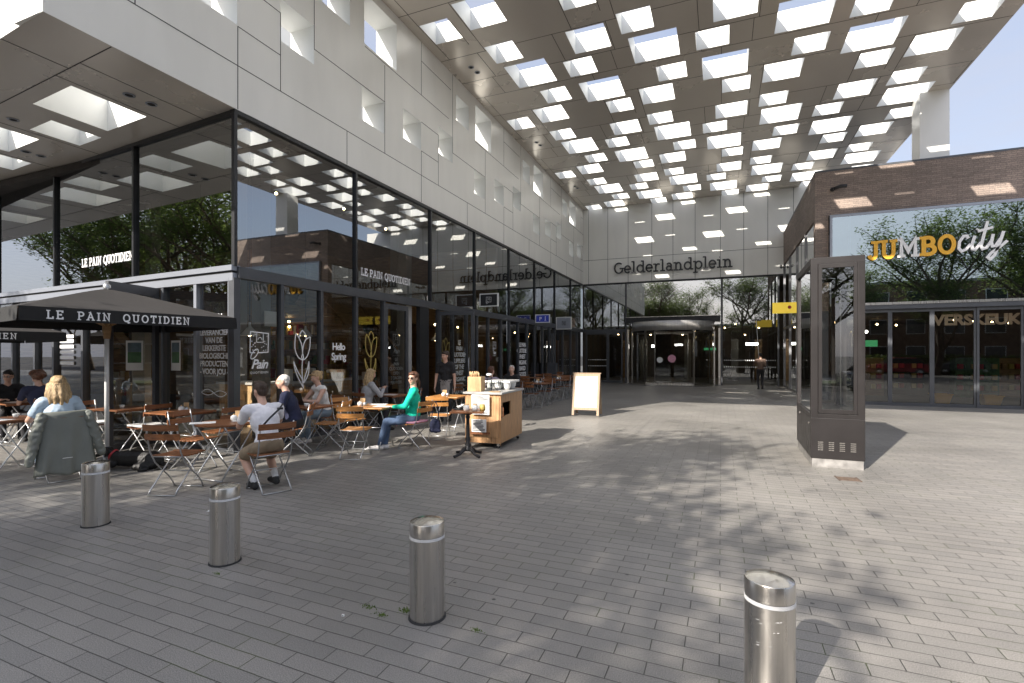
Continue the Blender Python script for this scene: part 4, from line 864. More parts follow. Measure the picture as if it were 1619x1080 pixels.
# ------------------------------------------------------------------ furniture
def make_chair(wood, tubem, label, cushion=False):
    t = thing('folding_chair', label, 'chair', group='folding bistro chairs of the cafe')
    mb = MB()
    for k in range(6):
        y = -.15 + k * .066; z = .445 + .012 * math.cos((k - 2.5) * .6) * -1; mb.box(-.2, y, z, .2, y + .052, z + .016)
    mb.build('seat', wood, t, bevel=.004)
    for z, y in ((.80, -.255), (.69, -.225)):
        mb = MB(); n = 8
        for k in range(n):
            x0 = -.215 + .43 * k / n; x1 = -.215 + .43 * (k + 1) / n; c0 = -.035 * (1 - (2 * (x0 / .43)) ** 2); c1 = -.035 * (1 - (2 * (x1 / .43)) ** 2)
            b = len(mb.v); mb.v += [(x0, y + c0, z - .036), (x1, y + c1, z - .036), (x1, y + c1 - .01, z + .036), (x0, y + c0 - .01, z + .036), (x0, y + c0 - .016, z - .036), (x1, y + c1 - .016, z - .036), (x1, y + c1 - .026, z + .036), (x0, y + c0 - .026, z + .036)]
            mb.face([b, b + 1, b + 2, b + 3]); mb.face([b + 7, b + 6, b + 5, b + 4]); mb.face([b + 3, b + 2, b + 6, b + 7]); mb.face([b + 4, b + 5, b + 1, b])
            if k == 0: mb.face([b, b + 3, b + 7, b + 4])
            if k == n - 1: mb.face([b + 1, b + 5, b + 6, b + 2])
        mb.build('back_slat', wood, t)
    for s_ in (-1, 1):
        x = s_ * .19; MB().tube([(x, -.262, .85), (x, -.235, .70), (x, -.19, .50), (x, -.11, .36), (x, .0, .25), (x, .10, .16), (x, .17, .07), (x, .20, .008)], .0085, 7).build('leg', tubem, t)
        x = s_ * .165; MB().tube([(x, .20, .44), (x, .12, .38), (x, -.02, .25), (x, -.14, .13), (x, -.22, .06), (x, -.255, .008)], .0085, 7).build('leg', tubem, t)
    for a_ in ((-.19, .20, .012), (-.165, -.255, .012), (-.19, 0, .25), (-.18, .19, .438), (-.19, -.17, .445)): MB().tube([a_, (-a_[0], a_[1], a_[2])], .007, 6).build('stretcher', tubem, t)
    if cushion: MB().box(-.2, -.17, .467, .2, .24, .50).build('cushion', cushion, t, bevel=.014)
    return t
MOV = {}
def put(proto, key, loc, deg, label):
    if not MOV.get(key): MOV[key] = 1; proto.location = loc; proto.rotation_euler = (0, 0, R(deg - 90)); proto['label'] = label; return proto
    return dup(proto, loc, R(deg - 90), label)
chA = make_chair('wood', 'tube_grey', 'x'); chO = make_chair('wood_orange_sunlit', 'tube_grey', 'x'); chD = make_chair('wood_dark', 'tube_white', 'x', 'white_paint')
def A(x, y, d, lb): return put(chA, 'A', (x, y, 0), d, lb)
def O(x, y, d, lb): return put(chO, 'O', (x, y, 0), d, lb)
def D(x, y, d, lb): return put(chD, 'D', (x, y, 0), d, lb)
A(-5.1, 4.62, 158, 'brown slatted folding chair holding the man in the white t-shirt'); A(-6.07, 4.15, 108, 'empty brown folding chair in front of the round table, nearest the camera')
A(-6.95, 5.0, 10, 'empty brown folding chair behind the round table, facing the man'); A(-7.2, 5.65, 178, 'brown folding chair close to the dark corner post'); A(-6.45, 6.35, 215, 'brown folding chair under the person in the navy jacket')
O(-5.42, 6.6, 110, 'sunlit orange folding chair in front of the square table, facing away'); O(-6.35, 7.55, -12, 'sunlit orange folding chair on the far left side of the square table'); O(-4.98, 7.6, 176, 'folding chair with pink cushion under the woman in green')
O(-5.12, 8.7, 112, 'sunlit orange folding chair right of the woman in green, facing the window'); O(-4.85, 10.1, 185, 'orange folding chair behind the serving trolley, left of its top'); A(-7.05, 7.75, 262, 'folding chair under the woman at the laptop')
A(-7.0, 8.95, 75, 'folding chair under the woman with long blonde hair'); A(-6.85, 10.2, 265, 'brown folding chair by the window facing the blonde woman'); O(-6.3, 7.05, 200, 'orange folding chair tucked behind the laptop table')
D(-9.95, 5.35, 5, 'folding chair with white cushion behind the umbrella pole'); D(-8.75, 5.5, 178, 'folding chair with white cushion right of the umbrella pole')
A(-8.1, 3.95, 168, 'folding chair with a long grey jacket hung over its back'); A(-12.9, 5.45, -5, 'dark folding chair under the person with glasses at far left'); A(-11.75, 5.45, 178, 'dark folding chair under the curly-haired person')
A(-10.85, 5.55, 0, 'empty dark folding chair behind the blonde woman, near the glass'); A(-10.2, 3.9, -5, 'folding chair at the left edge of the photo'); 
A(-5.45, 11.75, 90, 'brown folding chair under the person in the lavender shirt'); A(-5.5, 13.5, 272, 'brown folding chair under the white-haired man in black')
for i, (x, y) in enumerate(((-5.35, 15.1), (-5.45, 17.6), (-5.55, 20.1))):
    nth = ('first', 'second', 'third')[i]
    A(x, y - .62, 88, 'brown folding chair on the near side of the %s table in the shaded outer row' % nth); A(x + .02, y + .66, 268, 'brown folding chair on the far side of the %s table in the shaded outer row' % nth)
for i, (x, y) in enumerate(((-6.75, 13.2), (-6.8, 15.9), (-6.85, 18.7), (-6.85, 21.4))):
    nth = ('first', 'second', 'third', 'fourth')[i]
    A(x, y - .6, 92, 'brown folding chair on the near side of the %s table along the glass' % nth); A(x, y + .62, 266, 'brown folding chair on the far side of the %s table along the glass' % nth)

def make_table(wood, tubem, wx=.7, wy=.7, rnd=False):
    t = thing('bistro_table', 'x', 'table', group='folding bistro tables of the cafe')
    mb = MB()
    if rnd:
        mb.lathe([(.001, .715), (.36, .715), (.37, .725), (.37, .737), (.36, .742), (.001, .742)], seg=40, smooth=False)
    else:
        n = int(wy / .088)
        for k in range(n): mb.box(-wx / 2, -wy / 2 + k * wy / n, .72, wx / 2, -wy / 2 + (k + 1) * wy / n - .005, .742)
        mb.box(-wx / 2 + .05, -wy / 2 + .03, .695, -wx / 2 + .09, wy / 2 - .03, .719); mb.box(wx / 2 - .09, -wy / 2 + .03, .695, wx / 2 - .05, wy / 2 - .03, .719)
    mb.build('tabletop', wood, t, bevel=0 if rnd else .003)
    hx, hy = min(.26, wx / 2 - .08), min(.26, wy / 2 - .08)
    for s_ in (-1, 1):
        for q in (-1, 1):
            x = s_ * (hx - (.02 if q > 0 else 0)); MB().tube([(x, q * hy * .9, .715), (x, q * hy * .5, .55), (x, 0, .36), (x, -q * hy * .6, .17), (x, -q * hy * 1.05, .008)], .010, 7).build('leg', tubem, t)
    for a_ in ((-hx, -hy * 1.02, .03), (-hx, hy * 1.02, .03), (-hx, 0, .36)): MB().tube([a_, (-a_[0], a_[1], a_[2])], .008, 6).build('stretcher', tubem, t)
    return t
tbR = make_table('wood', 'tube_grey', rnd=True); put(tbR, 'tr', (-6.12, 4.85, 0), 90, 'round brown wooden folding table with menus, in front of the man in the white t-shirt')
tbO = make_table('wood_orange_sunlit', 'tube_grey'); put(tbO, 'to', (-5.66, 7.35, 0), 100, 'sunlit orange square folding table between two chairs and the woman in green')
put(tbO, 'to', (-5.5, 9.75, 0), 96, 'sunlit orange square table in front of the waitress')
tbL = make_table('wood', 'tube_grey', .8, .7); put(tbL, 'tl', (-6.82, 6.92, 0), 90, 'brown folding table carrying the laptop')
tb = make_table('wood', 'tube_grey')
def TB(x, y, d, lb): return put(tb, 'tb', (x, y, 0), d, lb)
TB(-6.9, 9.55, 90, 'brown table by the window in front of the long-haired woman'); TB(-5.48, 12.6, 90, 'brown table between the lavender shirt and the man in black')
for i, (x, y) in enumerate(((-5.35, 15.1), (-5.45, 17.6), (-5.55, 20.1))): TB(x, y, 90 + i, '%s brown table in the shaded outer row beyond the trolley' % ('first', 'second', 'third')[i])
for i, (x, y) in enumerate(((-6.75, 13.2), (-6.8, 15.9), (-6.85, 18.7), (-6.85, 21.4))): TB(x, y, 90 + i, '%s brown table in the row along the glass' % ('first', 'second', 'third', 'fourth')[i])
TB(-7.95, 5.5, 90, 'brown table by the dark corner post with cruets on it'); TB(-9.35, 5.5, 92, 'brown table between the two white cushioned chairs'); TB(-12.33, 5.4, 90, 'brown table between the person with glasses and the curly-haired one')
tw = make_table('wood', 'tube_white', .62, .6); put(tw, 'tw', (-9.3, 3.95, 0), 90, 'table with white legs, a cup and papers at the left edge of the photo')
def make_cast():
    t = thing('pedestal_table', 'small square table on a black cast iron pedestal beside the trolley', 'table', (-3.80, 7.37, 0), R(22))
    MB().box(-.27, -.27, .715, .27, .27, .742).build('tabletop', 'wood', t, bevel=.004)
    MB().lathe([(.001, .08), (.075, .09), (.06, .13), (.035, .15), (.05, .19), (.032, .22), (.045, .27), (.03, .32), (.028, .60), (.04, .63), (.03, .66), (.11, .70), (.11, .714), (.001, .714)], seg=20).build('pedestal', 'cast_iron', t)
    for k in range(4):
        a = R(45 + 90 * k); c_, s_ = math.cos(a), math.sin(a); MB().tube([(.04 * c_, .04 * s_, .12), (.10 * c_, .10 * s_, .10), (.18 * c_, .18 * s_, .045), (.25 * c_, .25 * s_, .03), (.28 * c_, .28 * s_, .022)], [.035, .03, .022, .022, .026], 8).build('foot', 'cast_iron', t)
make_cast()

# --- serving trolley
tr = thing('serving_trolley', 'pale planked timber serving trolley on castors with a stone top', 'trolley', (-3.9, 8.66, 0), R(4))
wx, wy = .33, .62
mb = MB()
for k in range(8): mb.box(-wx + k * .0825, -wy, .10, -wx + k * .0825 + .079, -wy + .02, .95)
mb.build('front_panel', 'wood_trolley', tr); mb = MB()
for k in range(14):
    y = -wy + .021 + k * .0884
    if 1 <= k <= 5: mb.box(wx - .02, y, .10, wx, y + .085, .56); mb.box(wx - .02, y, .80, wx, y + .085, .95)
    else: mb.box(wx - .02, y, .10, wx, y + .085, .95)
mb.build('side_panel', 'wood_trolley', tr)
MB().box(-wx, -wy + .021, .10, -wx + .02, wy, .95).box(-wx + .021, wy - .02, .10, wx - .021, wy, .95).build('side_panel', 'wood_trolley', tr)
MB().box(-wx + .021, -wy + .021, .10, wx - .021, wy - .021, .12).box(-wx + .021, -wy + .021, .52, wx - .05, wy - .021, .54).box(wx - .35, -wy + .022, .541, wx - .33, wy - .03, .94).build('shelf', 'int_dark', tr)
MB().box(-wx - .03, -wy - .04, .951, wx + .04, wy + .04, .985).build('worktop', 'concrete', tr, bevel=.004)
MB().box(-wx + .02, -wy - .014, .2, wx - .02, -wy - .001, .9).box(wx + .001, -wy, .06, wx + .008, -wy + .012, .95).build('trim', 'wood_trolley', tr)
MB().tube([(wx + .001, -wy + .05, .55), (wx + .035, -wy + .05, .57), (wx + .035, -wy + .05, .72), (wx + .001, -wy + .05, .74)], .008, 6).build('handle', 'wood_dark', tr)
for sx in (-1, 1):
    for sy in (-1, 1):
        cst = MB().box(-.02, -.015, .05, .02, .015, .099).build('castor', 'steel', tr, loc=(sx * (wx - .06), sy * (wy - .06), 0)); MB().lathe([(.001, -.014), (.028, -.014), (.03, 0), (.028, .014), (.001, .014)], seg=14).xf(Matrix.Translation((0, .0, .031)) @ Matrix.Rotation(R(90), 4, 'X')).build('wheel', 'black_plastic', cst)
def on_tr(x, y, z=.986):
    v = Matrix.Rotation(R(4), 4, 'Z') @ Vector((x, y, z)); return (-3.9 + v.x, 8.66 + v.y, z)
bx = thing('cutlery_box', 'open wooden box holding cutlery and paper rolls on the trolley', 'box', on_tr(-.2, -.42), R(4))
MB().box(-.13, -.1, 0, .13, .1, .26).build('box', 'wood_pale', bx, bevel=.004)
mb = MB(); rd = random.Random(9)
for k in range(16): x = -.1 + rd.random() * .2; y = -.07 + rd.random() * .14; mb.tube([(x, y, .25), (x + rd.uniform(-.02, .02), y, .31 + rd.random() * .05)], .011, 6)
mb.build('paper_roll', 'wood_pale', bx, kind='stuff')
jg = thing('water_jug', 'tall clear glass jug with white lid on the trolley', 'jug', on_tr(.0, -.3)); MB().lathe([(.05, .0), (.055, .1), (.045, .2), (.05, .28)], seg=16).build('jug', 'glass_clear', jg); MB().lathe([(.05, .281), (.052, .31), (.001, .32)], seg=16).build('lid', 'porcelain', jg)
cb = thing('cup_tray', 'white tray of upturned white bowls at the far end of the trolley', 'tray', on_tr(.05, .25), R(4))
MB().box(-.26, -.3, .13, .26, .3, .17).build('tray', 'porcelain', cb, bevel=.01)
for i in range(3):
    for j in range(2): MB().lathe([(.001, 0.0), (.04, 0), (.07, .06), (.082, .128)], seg=16).build('bowl', 'porcelain', cb, loc=(-.17 + .17 * i, -.2 + .3 * j, 0))
for k in range(3): MB().lathe([(.02, 0), (.025, .004), (.004, .01), (.004, .08), (.03, .12), (.028, .19)], seg=14).build('wine_glass', 'glass_clear', None, loc=on_tr(.12 + .07 * k, -.42 + .03 * k), label='clear stemmed glass beside the cutlery box on the trolley', cat='glass', group='stemmed glasses on the trolley')
MB().box(-.09, -.12, 0, .09, .12, .008).build('note_pad', 'wood_pale', None, loc=on_tr(.18, -.48), rz=.3, label='small tan pad lying at the near corner of the trolley top', cat='pad')
np_ = thing('newspapers', 'printed newspapers hanging in a rack on the front of the trolley', 'newspapers', on_tr(-.02, -.66, .0), R(4))
mb = MB(); mb.box(-.16, -.03, .60, .17, -.022, .945); mb.box(-.15, -.05, .30, .12, -.04, .52, ); mb.build('sheet', 'paper', np_)
mb = MB(); rd = random.Random(2)
for k in range(20): z = .62 + k * .016; mb.box(-.15, -.032, z, -.15 + rd.uniform(.12, .3), -.0301, z + .008)
for k in range(8): z = .32 + k * .024; mb.box(-.13, -.052, z, .1 - rd.random() * .08, -.0501, z + .013)
mb.build('print', 'frame_dark', np_); MB().box(-.18, -.055, .26, .16, .03, .29).build('rack', 'wood_dark', np_)
# --- a-board
ab = thing('a_board', 'pale wooden a-board with white poster on the paving', 'a-board', (-3.34, 13.45, 0), R(3))
for s_, nm in ((-1, 'front_frame'), (1, 'rear_frame')):
    m4 = Matrix.Translation((0, 0, 1.12)) @ Matrix.Rotation(R(s_ * 12), 4, 'X') @ Matrix.Translation((0, 0, -1.12))
    mb = MB()
    for (x0, z0, x1, z1) in ((-.36, 0, -.30, 1.12), (.30, 0, .36, 1.12), (-.30, 1.05, .30, 1.12), (-.30, .14, .30, .21)): mb.box(x0, s_ * .02 - .015, z0, x1, s_ * .02 + .015, z1, mtx=m4)
    f = mb.build(nm, 'wood_weathered', ab)
    mb = MB(); mb.box(-.30, s_ * .02 - .008, .211, .30, s_ * .02 + .008, 1.049, mtx=m4); mb.build('poster', 'poster_white', f)
    if s_ < 0:
        mb = MB(); cnt = [0]
        for k, (cx, cz, rx, rz_) in enumerate(((0, .62, .22, .30), (.02, .66, .08, .10), (-.06, .60, .05, .06), (.08, .58, .05, .07))): ribbon(mb, [(cx + rx * math.cos(R(a)), cz + rz_ * math.sin(R(a))) for a in range(20, 340, 16)], .006, .001, cnt)
        for v in range(len(mb.v)): mb.v[v] = (mb.v[v][0], mb.v[v][1] - .03, mb.v[v][2])
        mb.xf(m4); mb.build('line_drawing', 'print_ink', f)
MB().box(-.38, -.04, 1.12, .38, .04, 1.15).build('top_rail', 'wood_weathered', ab)
# --- umbrellas
def make_umb(lb, loc, hz, deg):
    t = thing('parasol', lb, 'parasol', loc, R(deg), group='black cafe parasols')
    h = 1.27; zt = hz + .42; zf = hz
    mb = MB(); n = 6
    for k in range(4):
        m4 = Matrix.Rotation(R(90 * k), 4, 'Z')
        rows = []
        for i in range(n + 1):
            f = i / n; zz = zt + (zf - zt) * (f ** 1.12); rows.append([m4 @ Vector((f * h, -f * h + 2 * f * h * j / 8, zz - .03 * math.sin(PI * f) * (1 - abs(2 * j / 8 - 1)))) for j in range(9)])
        for i in range(n):
            for j in range(8):
                if i == 0: mb.quad(rows[0][0], rows[1][j], rows[1][j + 1])
                else: mb.quad(rows[i][j], rows[i + 1][j], rows[i + 1][j + 1], rows[i][j + 1])
    mb.build('canopy', 'fabric_top', t)
    for k in range(4):
        mb = MB(); m4 = Matrix.Rotation(R(90 * k), 4, 'Z')
        for j in range(12):
            a = -h + 2 * h * j / 12; b = a + 2 * h / 12; wv = lambda y: .006 * math.sin(y * 9 + k); mb.quad(*[m4 @ Vector(p) for p in ((h + .004, a, zf + .003), (h + .004, b, zf + .003), (h + .012 + wv(b), b, zf - .17), (h + .012 + wv(a), a, zf - .17))])
        mb.build('valance', 'fabric_black', t)
    MB().tube([(0, 0, .05), (0, 0, zt + .04)], .03, 14).build('pole', 'tube_white', t); MB().lathe([(.001, 0), (.3, 0), (.3, .05), (.05, .07), (.05, .25), (.001, .25)], seg=28).build('base', 'frame_dark', t)
    MB().lathe([(.045, zt - .0), (.05, zt + .05), (.02, zt + .09), (.001, zt + .09)], seg=14).build('finial', 'tube_grey', t); MB().lathe([(.04, zf - .34), (.055, zf - .2), (.055, zf - .1), (.035, zf - .08)], seg=14).build('hub', 'wood_int', t)
    for k in range(8):
        a = R(45 * k); L = h * (1.38 if k % 2 else .98); c_, s_ = math.cos(a), math.sin(a)
        MB().bar((0, 0, zt - .04), (c_ * L, s_ * L, zf - .01), .022, .016).build('rib', 'wood_int', t); MB().bar((0.03 * c_, .03 * s_, zf - .15), (c_ * L * .42, s_ * L * .42, zt - .04 - .42 * (zt - zf) - .02), .018, .014).build('strut', 'wood_int', t)
    for k in (0, 3):
        x = -1.02
        for word in ('LE', 'PAIN', 'QUOTIDIEN'):
            mb, wd = slab_text(word, .094, .17, .30, .0015, .12, .75)
            m4 = Matrix.Rotation(R(90 * k), 4, 'Z') @ Matrix.Translation((h + .021, x, zf - .135)) @ Matrix.Rotation(R(90), 4, 'Z'); mb.xf(m4); mb.build('lettering', 'decal_white', t); x += wd + .14
    return t
u1 = make_umb('black square parasol in front with white lettering on its valance', (-8.6, 4.80, 0), 2.22, -11); dup(u1, (-13.05, 4.75, -.16), R(-11), 'black square parasol farther left, half hidden behind the front one', 'black cafe parasols')

# ------------------------------------------------------------------ people
def fuse(name, parts, voxel, m, parent, smooth=3, noise_amp=0.0, subd=False):
    """parts: list of ('c', a, b, ra, rb) tapered capsules or ('e', centre, radii, matrix) ellipsoids, fused into one skin"""
    mb = MB()
    for p in parts:
        if p[0] == 'c':
            a, b, ra, rb = Vector(p[1]), Vector(p[2]), p[3], p[4]; d = (b - a); L = d.length
            q = d.to_track_quat('Z', 'Y').to_matrix() if L > 1e-6 else Matrix.Identity(3); prof = []
            for i in range(5): t = PI / 2 * (1 - i / 4); prof.append((ra * math.cos(t), -ra * math.sin(t)))
            for i in range(5): t = PI / 2 * i / 4; prof.append((rb * math.cos(t), L + rb * math.sin(t)))
            prof[0] = (.0001, prof[0][1]); prof[-1] = (.0001, prof[-1][1]); s0 = len(mb.v)
            mb.lathe(prof, seg=12); mb.xf(Matrix.Translation(a) @ q.to_4x4(), s0)
        else: mb.ell(p[1], p[2], 14, 10, p[3] if len(p) > 3 else None)
    me = mb.mesh(name + '_t', []); o = bpy.data.objects.new('t', me)
    r = o.modifiers.new('r', 'REMESH'); r.mode = 'VOXEL'; r.voxel_size = voxel; r.use_smooth_shade = True
    if smooth: s_ = o.modifiers.new('s', 'SMOOTH'); s_.iterations = smooth; s_.factor = .6
    res = baked(o); res.name = name
    if noise_amp:
        co = []
        for v in res.vertices: co.extend(v.co + v.normal * noise_amp * noise.noise(v.co * 22))
        res.vertices.foreach_set('co', co)
    res.polygons.foreach_set('use_smooth', [True] * len(res.polygons)); res.update()
    res.materials.clear(); res.materials.append(MAT[m]); return place(name, res, parent)
def ik(a, c, l1, l2, pole):
    a, c = Vector(a), Vector(c); d = c - a; L = min(d.length, (l1 + l2) * .995); d.normalize(); c = a + d * L
    x = (l1 * l1 - l2 * l2 + L * L) / (2 * L); h = math.sqrt(max(1e-6, l1 * l1 - x * x)); p = Vector(pole); p = (p - d * p.dot(d)).normalized(); return a + d * x + p * h, c
for nm, c in (('skin', (.56, .34, .25)), ('skin_dark', (.40, .235, .165))): mat(nm, c, .5, var=.08, vscale=12)
for nm, c in (('hair_brown', (.045, .026, .016)), ('hair_blond', (.42, .29, .15)), ('hair_white', (.62, .60, .57)), ('hair_light', (.25, .16, .08)), ('hair_black', (.014, .011, .010)), ('hair_auburn', (.10, .04, .02))):
    mat(nm, c, .5, var=.45, vscale=10, stretch=(9, 9, 1.2), bump=1.0, bscale=16)
for nm, c in (('tee_white', (.78, .77, .80)), ('shirt_navy', (.018, .022, .055)), ('top_white', (.78, .76, .73)), ('sweater_grey', (.36, .36, .37)), ('jumper_green', (.0, .50, .33)), ('tee_black', (.016, .016, .018)), ('shirt_lavender', (.34, .29, .36)),
              ('shirt_blue', (.42, .53, .64)), ('shorts_khaki', (.27, .21, .14)), ('jeans', (.07, .11, .19)), ('jeans_light', (.20, .27, .34)), ('trouser_dark', (.02, .02, .024)), ('apron_grey', (.27, .25, .235)), ('jacket_brown', (.13, .085, .065)), ('shoe_white', (.68, .66, .64)), ('shoe_black', (.02, .02, .02)), ('sock', (.6, .6, .6))): mat(nm, c, .85, var=.12, vscale=9, bump=.35, bscale=14)
mat('eye', (.03, .02, .015), .15); mat('eye_white', (.7, .7, .68), .3); mat('lips', (.42, .15, .13), .5); mat('lens', (.02, .015, .012), .08)
def person(label, loc, deg, sit=True, skin='skin', top='tee_white', sleeve='short', bottom='jeans', shorts=False, shoes='shoe_white', hair='short', hairm='hair_brown', lean=8, hands=None, feet=None, head=(0, 0), glasses=None, sc=1.0, hip=None, apron=None, vox=.0115, female=False, scarf=None, spread=1.0, cardi=None):
    t = thing('person', label, 'person', (loc[0], loc[1], loc[2] if len(loc) > 2 else 0), R(deg - 90), 'people on the cafe terrace' if sit else None); t.scale = (sc,) * 3
    hz = (.545 if sit else .93) if hip is None else hip; P = Vector((0, -.03 if sit else 0, hz)); ln = R(lean)
    up = Vector((0, math.sin(ln), math.cos(ln))); fw = Vector((0, math.cos(ln), -math.sin(ln)))
    ch = P + up * .30; sh = P + up * .475; nk = P + up * .53; sw = .165 if female else .19
    head = (head[0], abs(head[1])); hd = nk + Vector((0, .5 * math.sin(ln) * .2 + .02, .145)); yaw, pit = R(head[0]), R(head[1])
    HM = Matrix.Translation(hd) @ Matrix.Rotation(yaw, 4, 'Z') @ Matrix.Rotation(-pit, 4, 'X')
    hp = lambda x, y, z: HM @ Vector((x, y, z)); H3 = HM.to_3x3()
    body = [('e', P + up * .02, (.155, .115, .12)), ('c', P + up * .05, P + up * .22, .118, .115), ('e', ch, (.150 if female else .165, .105, .17)), ('c', sh + Vector((-sw + .03, 0, -.01)), sh + Vector((sw - .03, 0, -.01)), .062, .062), ('c', sh, nk + Vector((0, .012, .035)), .062, .052), ('c', nk, hd + Vector((0, -.005, -.04)), .05, .05)]
    # head: skull, jaw, chin, nose, ears, brow, cheeks
    for c_, r_ in (((0, -.012, .03), (.074, .094, .088)), ((0, .022, -.02), (.062, .070, .078)), ((0, .052, -.082), (.028, .028, .026)), ((0, .06, .035), (.052, .03, .022)), ((-.032, .055, -.022), (.026, .028, .026)), ((.032, .055, -.022), (.026, .028, .026)),
                   ((0, .090, .002), (.011, .016, .028)), ((0, .100, -.014), (.016, .016, .012)), ((-.075, -.008, -.002), (.010, .02, .032)), ((.075, -.008, -.002), (.010, .02, .032)), ((0, .078, -.052), (.026, .014, .012))): body.append(('e', hp(*c_), r_, H3))
    shirt = [('e', P + up * .04, (.165, .128, .11)), ('c', P + up * .05, P + up * .24, .132, .128), ('e', ch, (.162 if female else .180, .122, .175)), ('c', sh + Vector((-sw + .02, 0, -.012)), sh + Vector((sw - .02, 0, -.012)), .074, .074)]
    if female: shirt += [('e', ch + fw * .085 + Vector((s_ * .07, 0, .0)), (.062, .05, .06)) for s_ in (-1, 1)]
    hands = hands or {}; out_hands = []
    for s_ in (-1, 1):
        S = sh + Vector((s_ * sw, 0, -.015)); tg = hands.get(s_) or ((s_ * .17, .26, hz + .10) if sit else (s_ * .27, .06, hz - .12)); pole = hands.get(str(s_)) or (s_ * .7, -.5, -.7)
        El, Wr = ik(S, tg, .285, .25, pole); fd = (Wr - El).normalized(); dirn = (hands.get('d%d' % s_) and Vector(hands['d%d' % s_]).normalized()) or fd
        body += [('c', S, El, .052, .040), ('c', El, Wr, .040, .026)]
        sd_ = Vector((0, 0, -1)) if sit else Vector((-s_, 0, 0)); nrm = (sd_ - dirn * sd_.dot(dirn)); nrm = nrm.normalized() if nrm.length > .1 else Vector((-s_, 0, 0)); lat = dirn.cross(nrm).normalized()
        pc = Wr + dirn * .045
        for q in (-.024, -.008, .008, .024): body.append(('c', Wr + dirn * .012 + lat * q * .6, Wr + dirn * .085 + lat * q, .015, .0125))
        for q, L1 in ((-.028, .066), (-.0095, .078), (.0095, .072), (.028, .058)):
            b0 = Wr + dirn * .088 + lat * q; b1 = b0 + (dirn + nrm * .25).normalized() * L1 * .5; b2 = b1 + (dirn + nrm * .9).normalized() * L1 * .5; body += [('c', b0, b1, .0098, .009), ('c', b1, b2, .009, .0078)]
        ts = -s_ if lat.x * s_ > 0 else s_; th = lat * (1 if (lat.dot(Vector((-s_, .2, 0))) > 0) else -1); t0 = Wr + dirn * .03 + th * .02; t1 = t0 + (dirn * .7 + th * .8).normalized() * .04; t2 = t1 + (dirn * 1.2 + th * .3 + nrm * .4).normalized() * .032; body += [('c', t0, t1, .0125, .0105), ('c', t1, t2, .0105, .0085)]
        if sleeve == 'short': shirt.append(('c', S + Vector((0, 0, -.004)), S + (El - S) * .62, .068, .060))
        elif sleeve == 'long': shirt += [('c', S + Vector((0, 0, -.004)), El, .066, .052), ('c', El, El + (Wr - El) * .93, .052, .036)]
        out_hands.append(Wr + dirn * .09)
    pants = [('e', P + up * .01, (.170, .130, .115))]; feet = feet or {}; shoe = []
    for s_ in (-1, 1):
        Hj = P + Vector((s_ * .085, .01, -.02)); ft = feet.get(s_) or ((s_ * .12 * spread, .36, .085) if sit else (s_ * .09, .0 + .04 * s_, .085)); pole = feet.get(str(s_)) or (s_ * .15, 1, .35)
        Kn, An = ik(Hj, ft, .43, .42, pole)
        body += [('c', Hj, Kn, .080, .052), ('c', Kn, Kn + (An - Kn) * .45, .052, .052), ('c', Kn + (An - Kn) * .4, An, .052, .034)]
        if shorts: pants.append(('c', Hj, Hj + (Kn - Hj) * .82, .100, .086))
        else: pants += [('c', Hj, Kn, .095, .068), ('c', Kn, An + Vector((0, 0, .02)), .068, .048)]
        fd = Vector((0, 1, 0)) if not feet.get('d%d' % s_) else Vector(feet['d%d' % s_]).normalized()
        hz_ = An.z - .085; heel = Vector((An.x, An.y, 0)) - fd * .03; toe = heel + fd * .19
        shoe.append([('c', An + Vector((0, 0, -.005)), Vector((An.x, An.y, hz_ + .05)), .040, .042), ('c', (heel.x, heel.y, hz_ + .04), (toe.x, toe.y, hz_ + .035), .040, .036), ('c', (toe.x, toe.y, hz_ + .035), (toe.x + fd.x * .04, toe.y + fd.y * .04, hz_ + .03), .038, .03)])
        body.append(('c', An, Vector((An.x, An.y, hz_ + .05)), .034, .034))
        if shorts: MBs = fuse('sock', [('c', An + (Kn - An) * .28, An, .043, .038)], .012, 'sock', t)
    fuse('body', body, vox, skin, t, 2)
    sfm = [s0 for s0 in shirt]; fuse('shirt', sfm, .014, top, t, 3, .006); fuse('trousers', pants, .014, bottom, t, 3, .005)
    for p_ in shoe: fuse('shoe', p_, .011, shoes, t, 2)
    if apron:
        mb = MB(); n = 14; rows = [(.10, .150, .125), (-.10, .175, .15), (-.32, .19, .165)]
        for i in range(2):
            for j in range(n):
                a0, a1 = R(-20 + 220 * j / n), R(-20 + 220 * (j + 1) / n); (z0, rx0, ry0), (z1, rx1, ry1) = rows[i], rows[i + 1]
                mb.quad((rx1 * math.cos(a0), ry1 * math.sin(a0), hz + z1), (rx1 * math.cos(a1), ry1 * math.sin(a1), hz + z1), (rx0 * math.cos(a1), ry0 * math.sin(a1), hz + z0), (rx0 * math.cos(a0), ry0 * math.sin(a0), hz + z0))
        mb.build('apron', apron, t); MB().tube([(-.04, .135, hz + .08), (.0, .15, hz + .05), (.05, .15, hz - .04)], .01, 6).tube([(.04, .135, hz + .08), (0, .15, hz + .05), (-.04, .15, hz - .05)], .01, 6).build('apron_tie', apron, t)
    # face
    for s_ in (-1, 1):
        MB().ell(hp(s_ * .030, .079, .010), (.012, .007, .007), 10, 6, H3).build('eye', 'eye_white', t); MB().ell(hp(s_ * .030, .0845, .010), (.0055, .003, .0055), 8, 6, H3).build('iris', 'eye', t)
        MB().tube([hp(s_ * .014, .088, .028), hp(s_ * .030, .087, .033), hp(s_ * .047, .078, .028)], .0032, 5).build('eyebrow', hairm, t)
    MB().tube([hp(-.022, .083, -.050), hp(0, .0925, -.048), hp(.022, .083, -.050)], [.002, .0048, .002], 6).build('lips', 'lips', t)
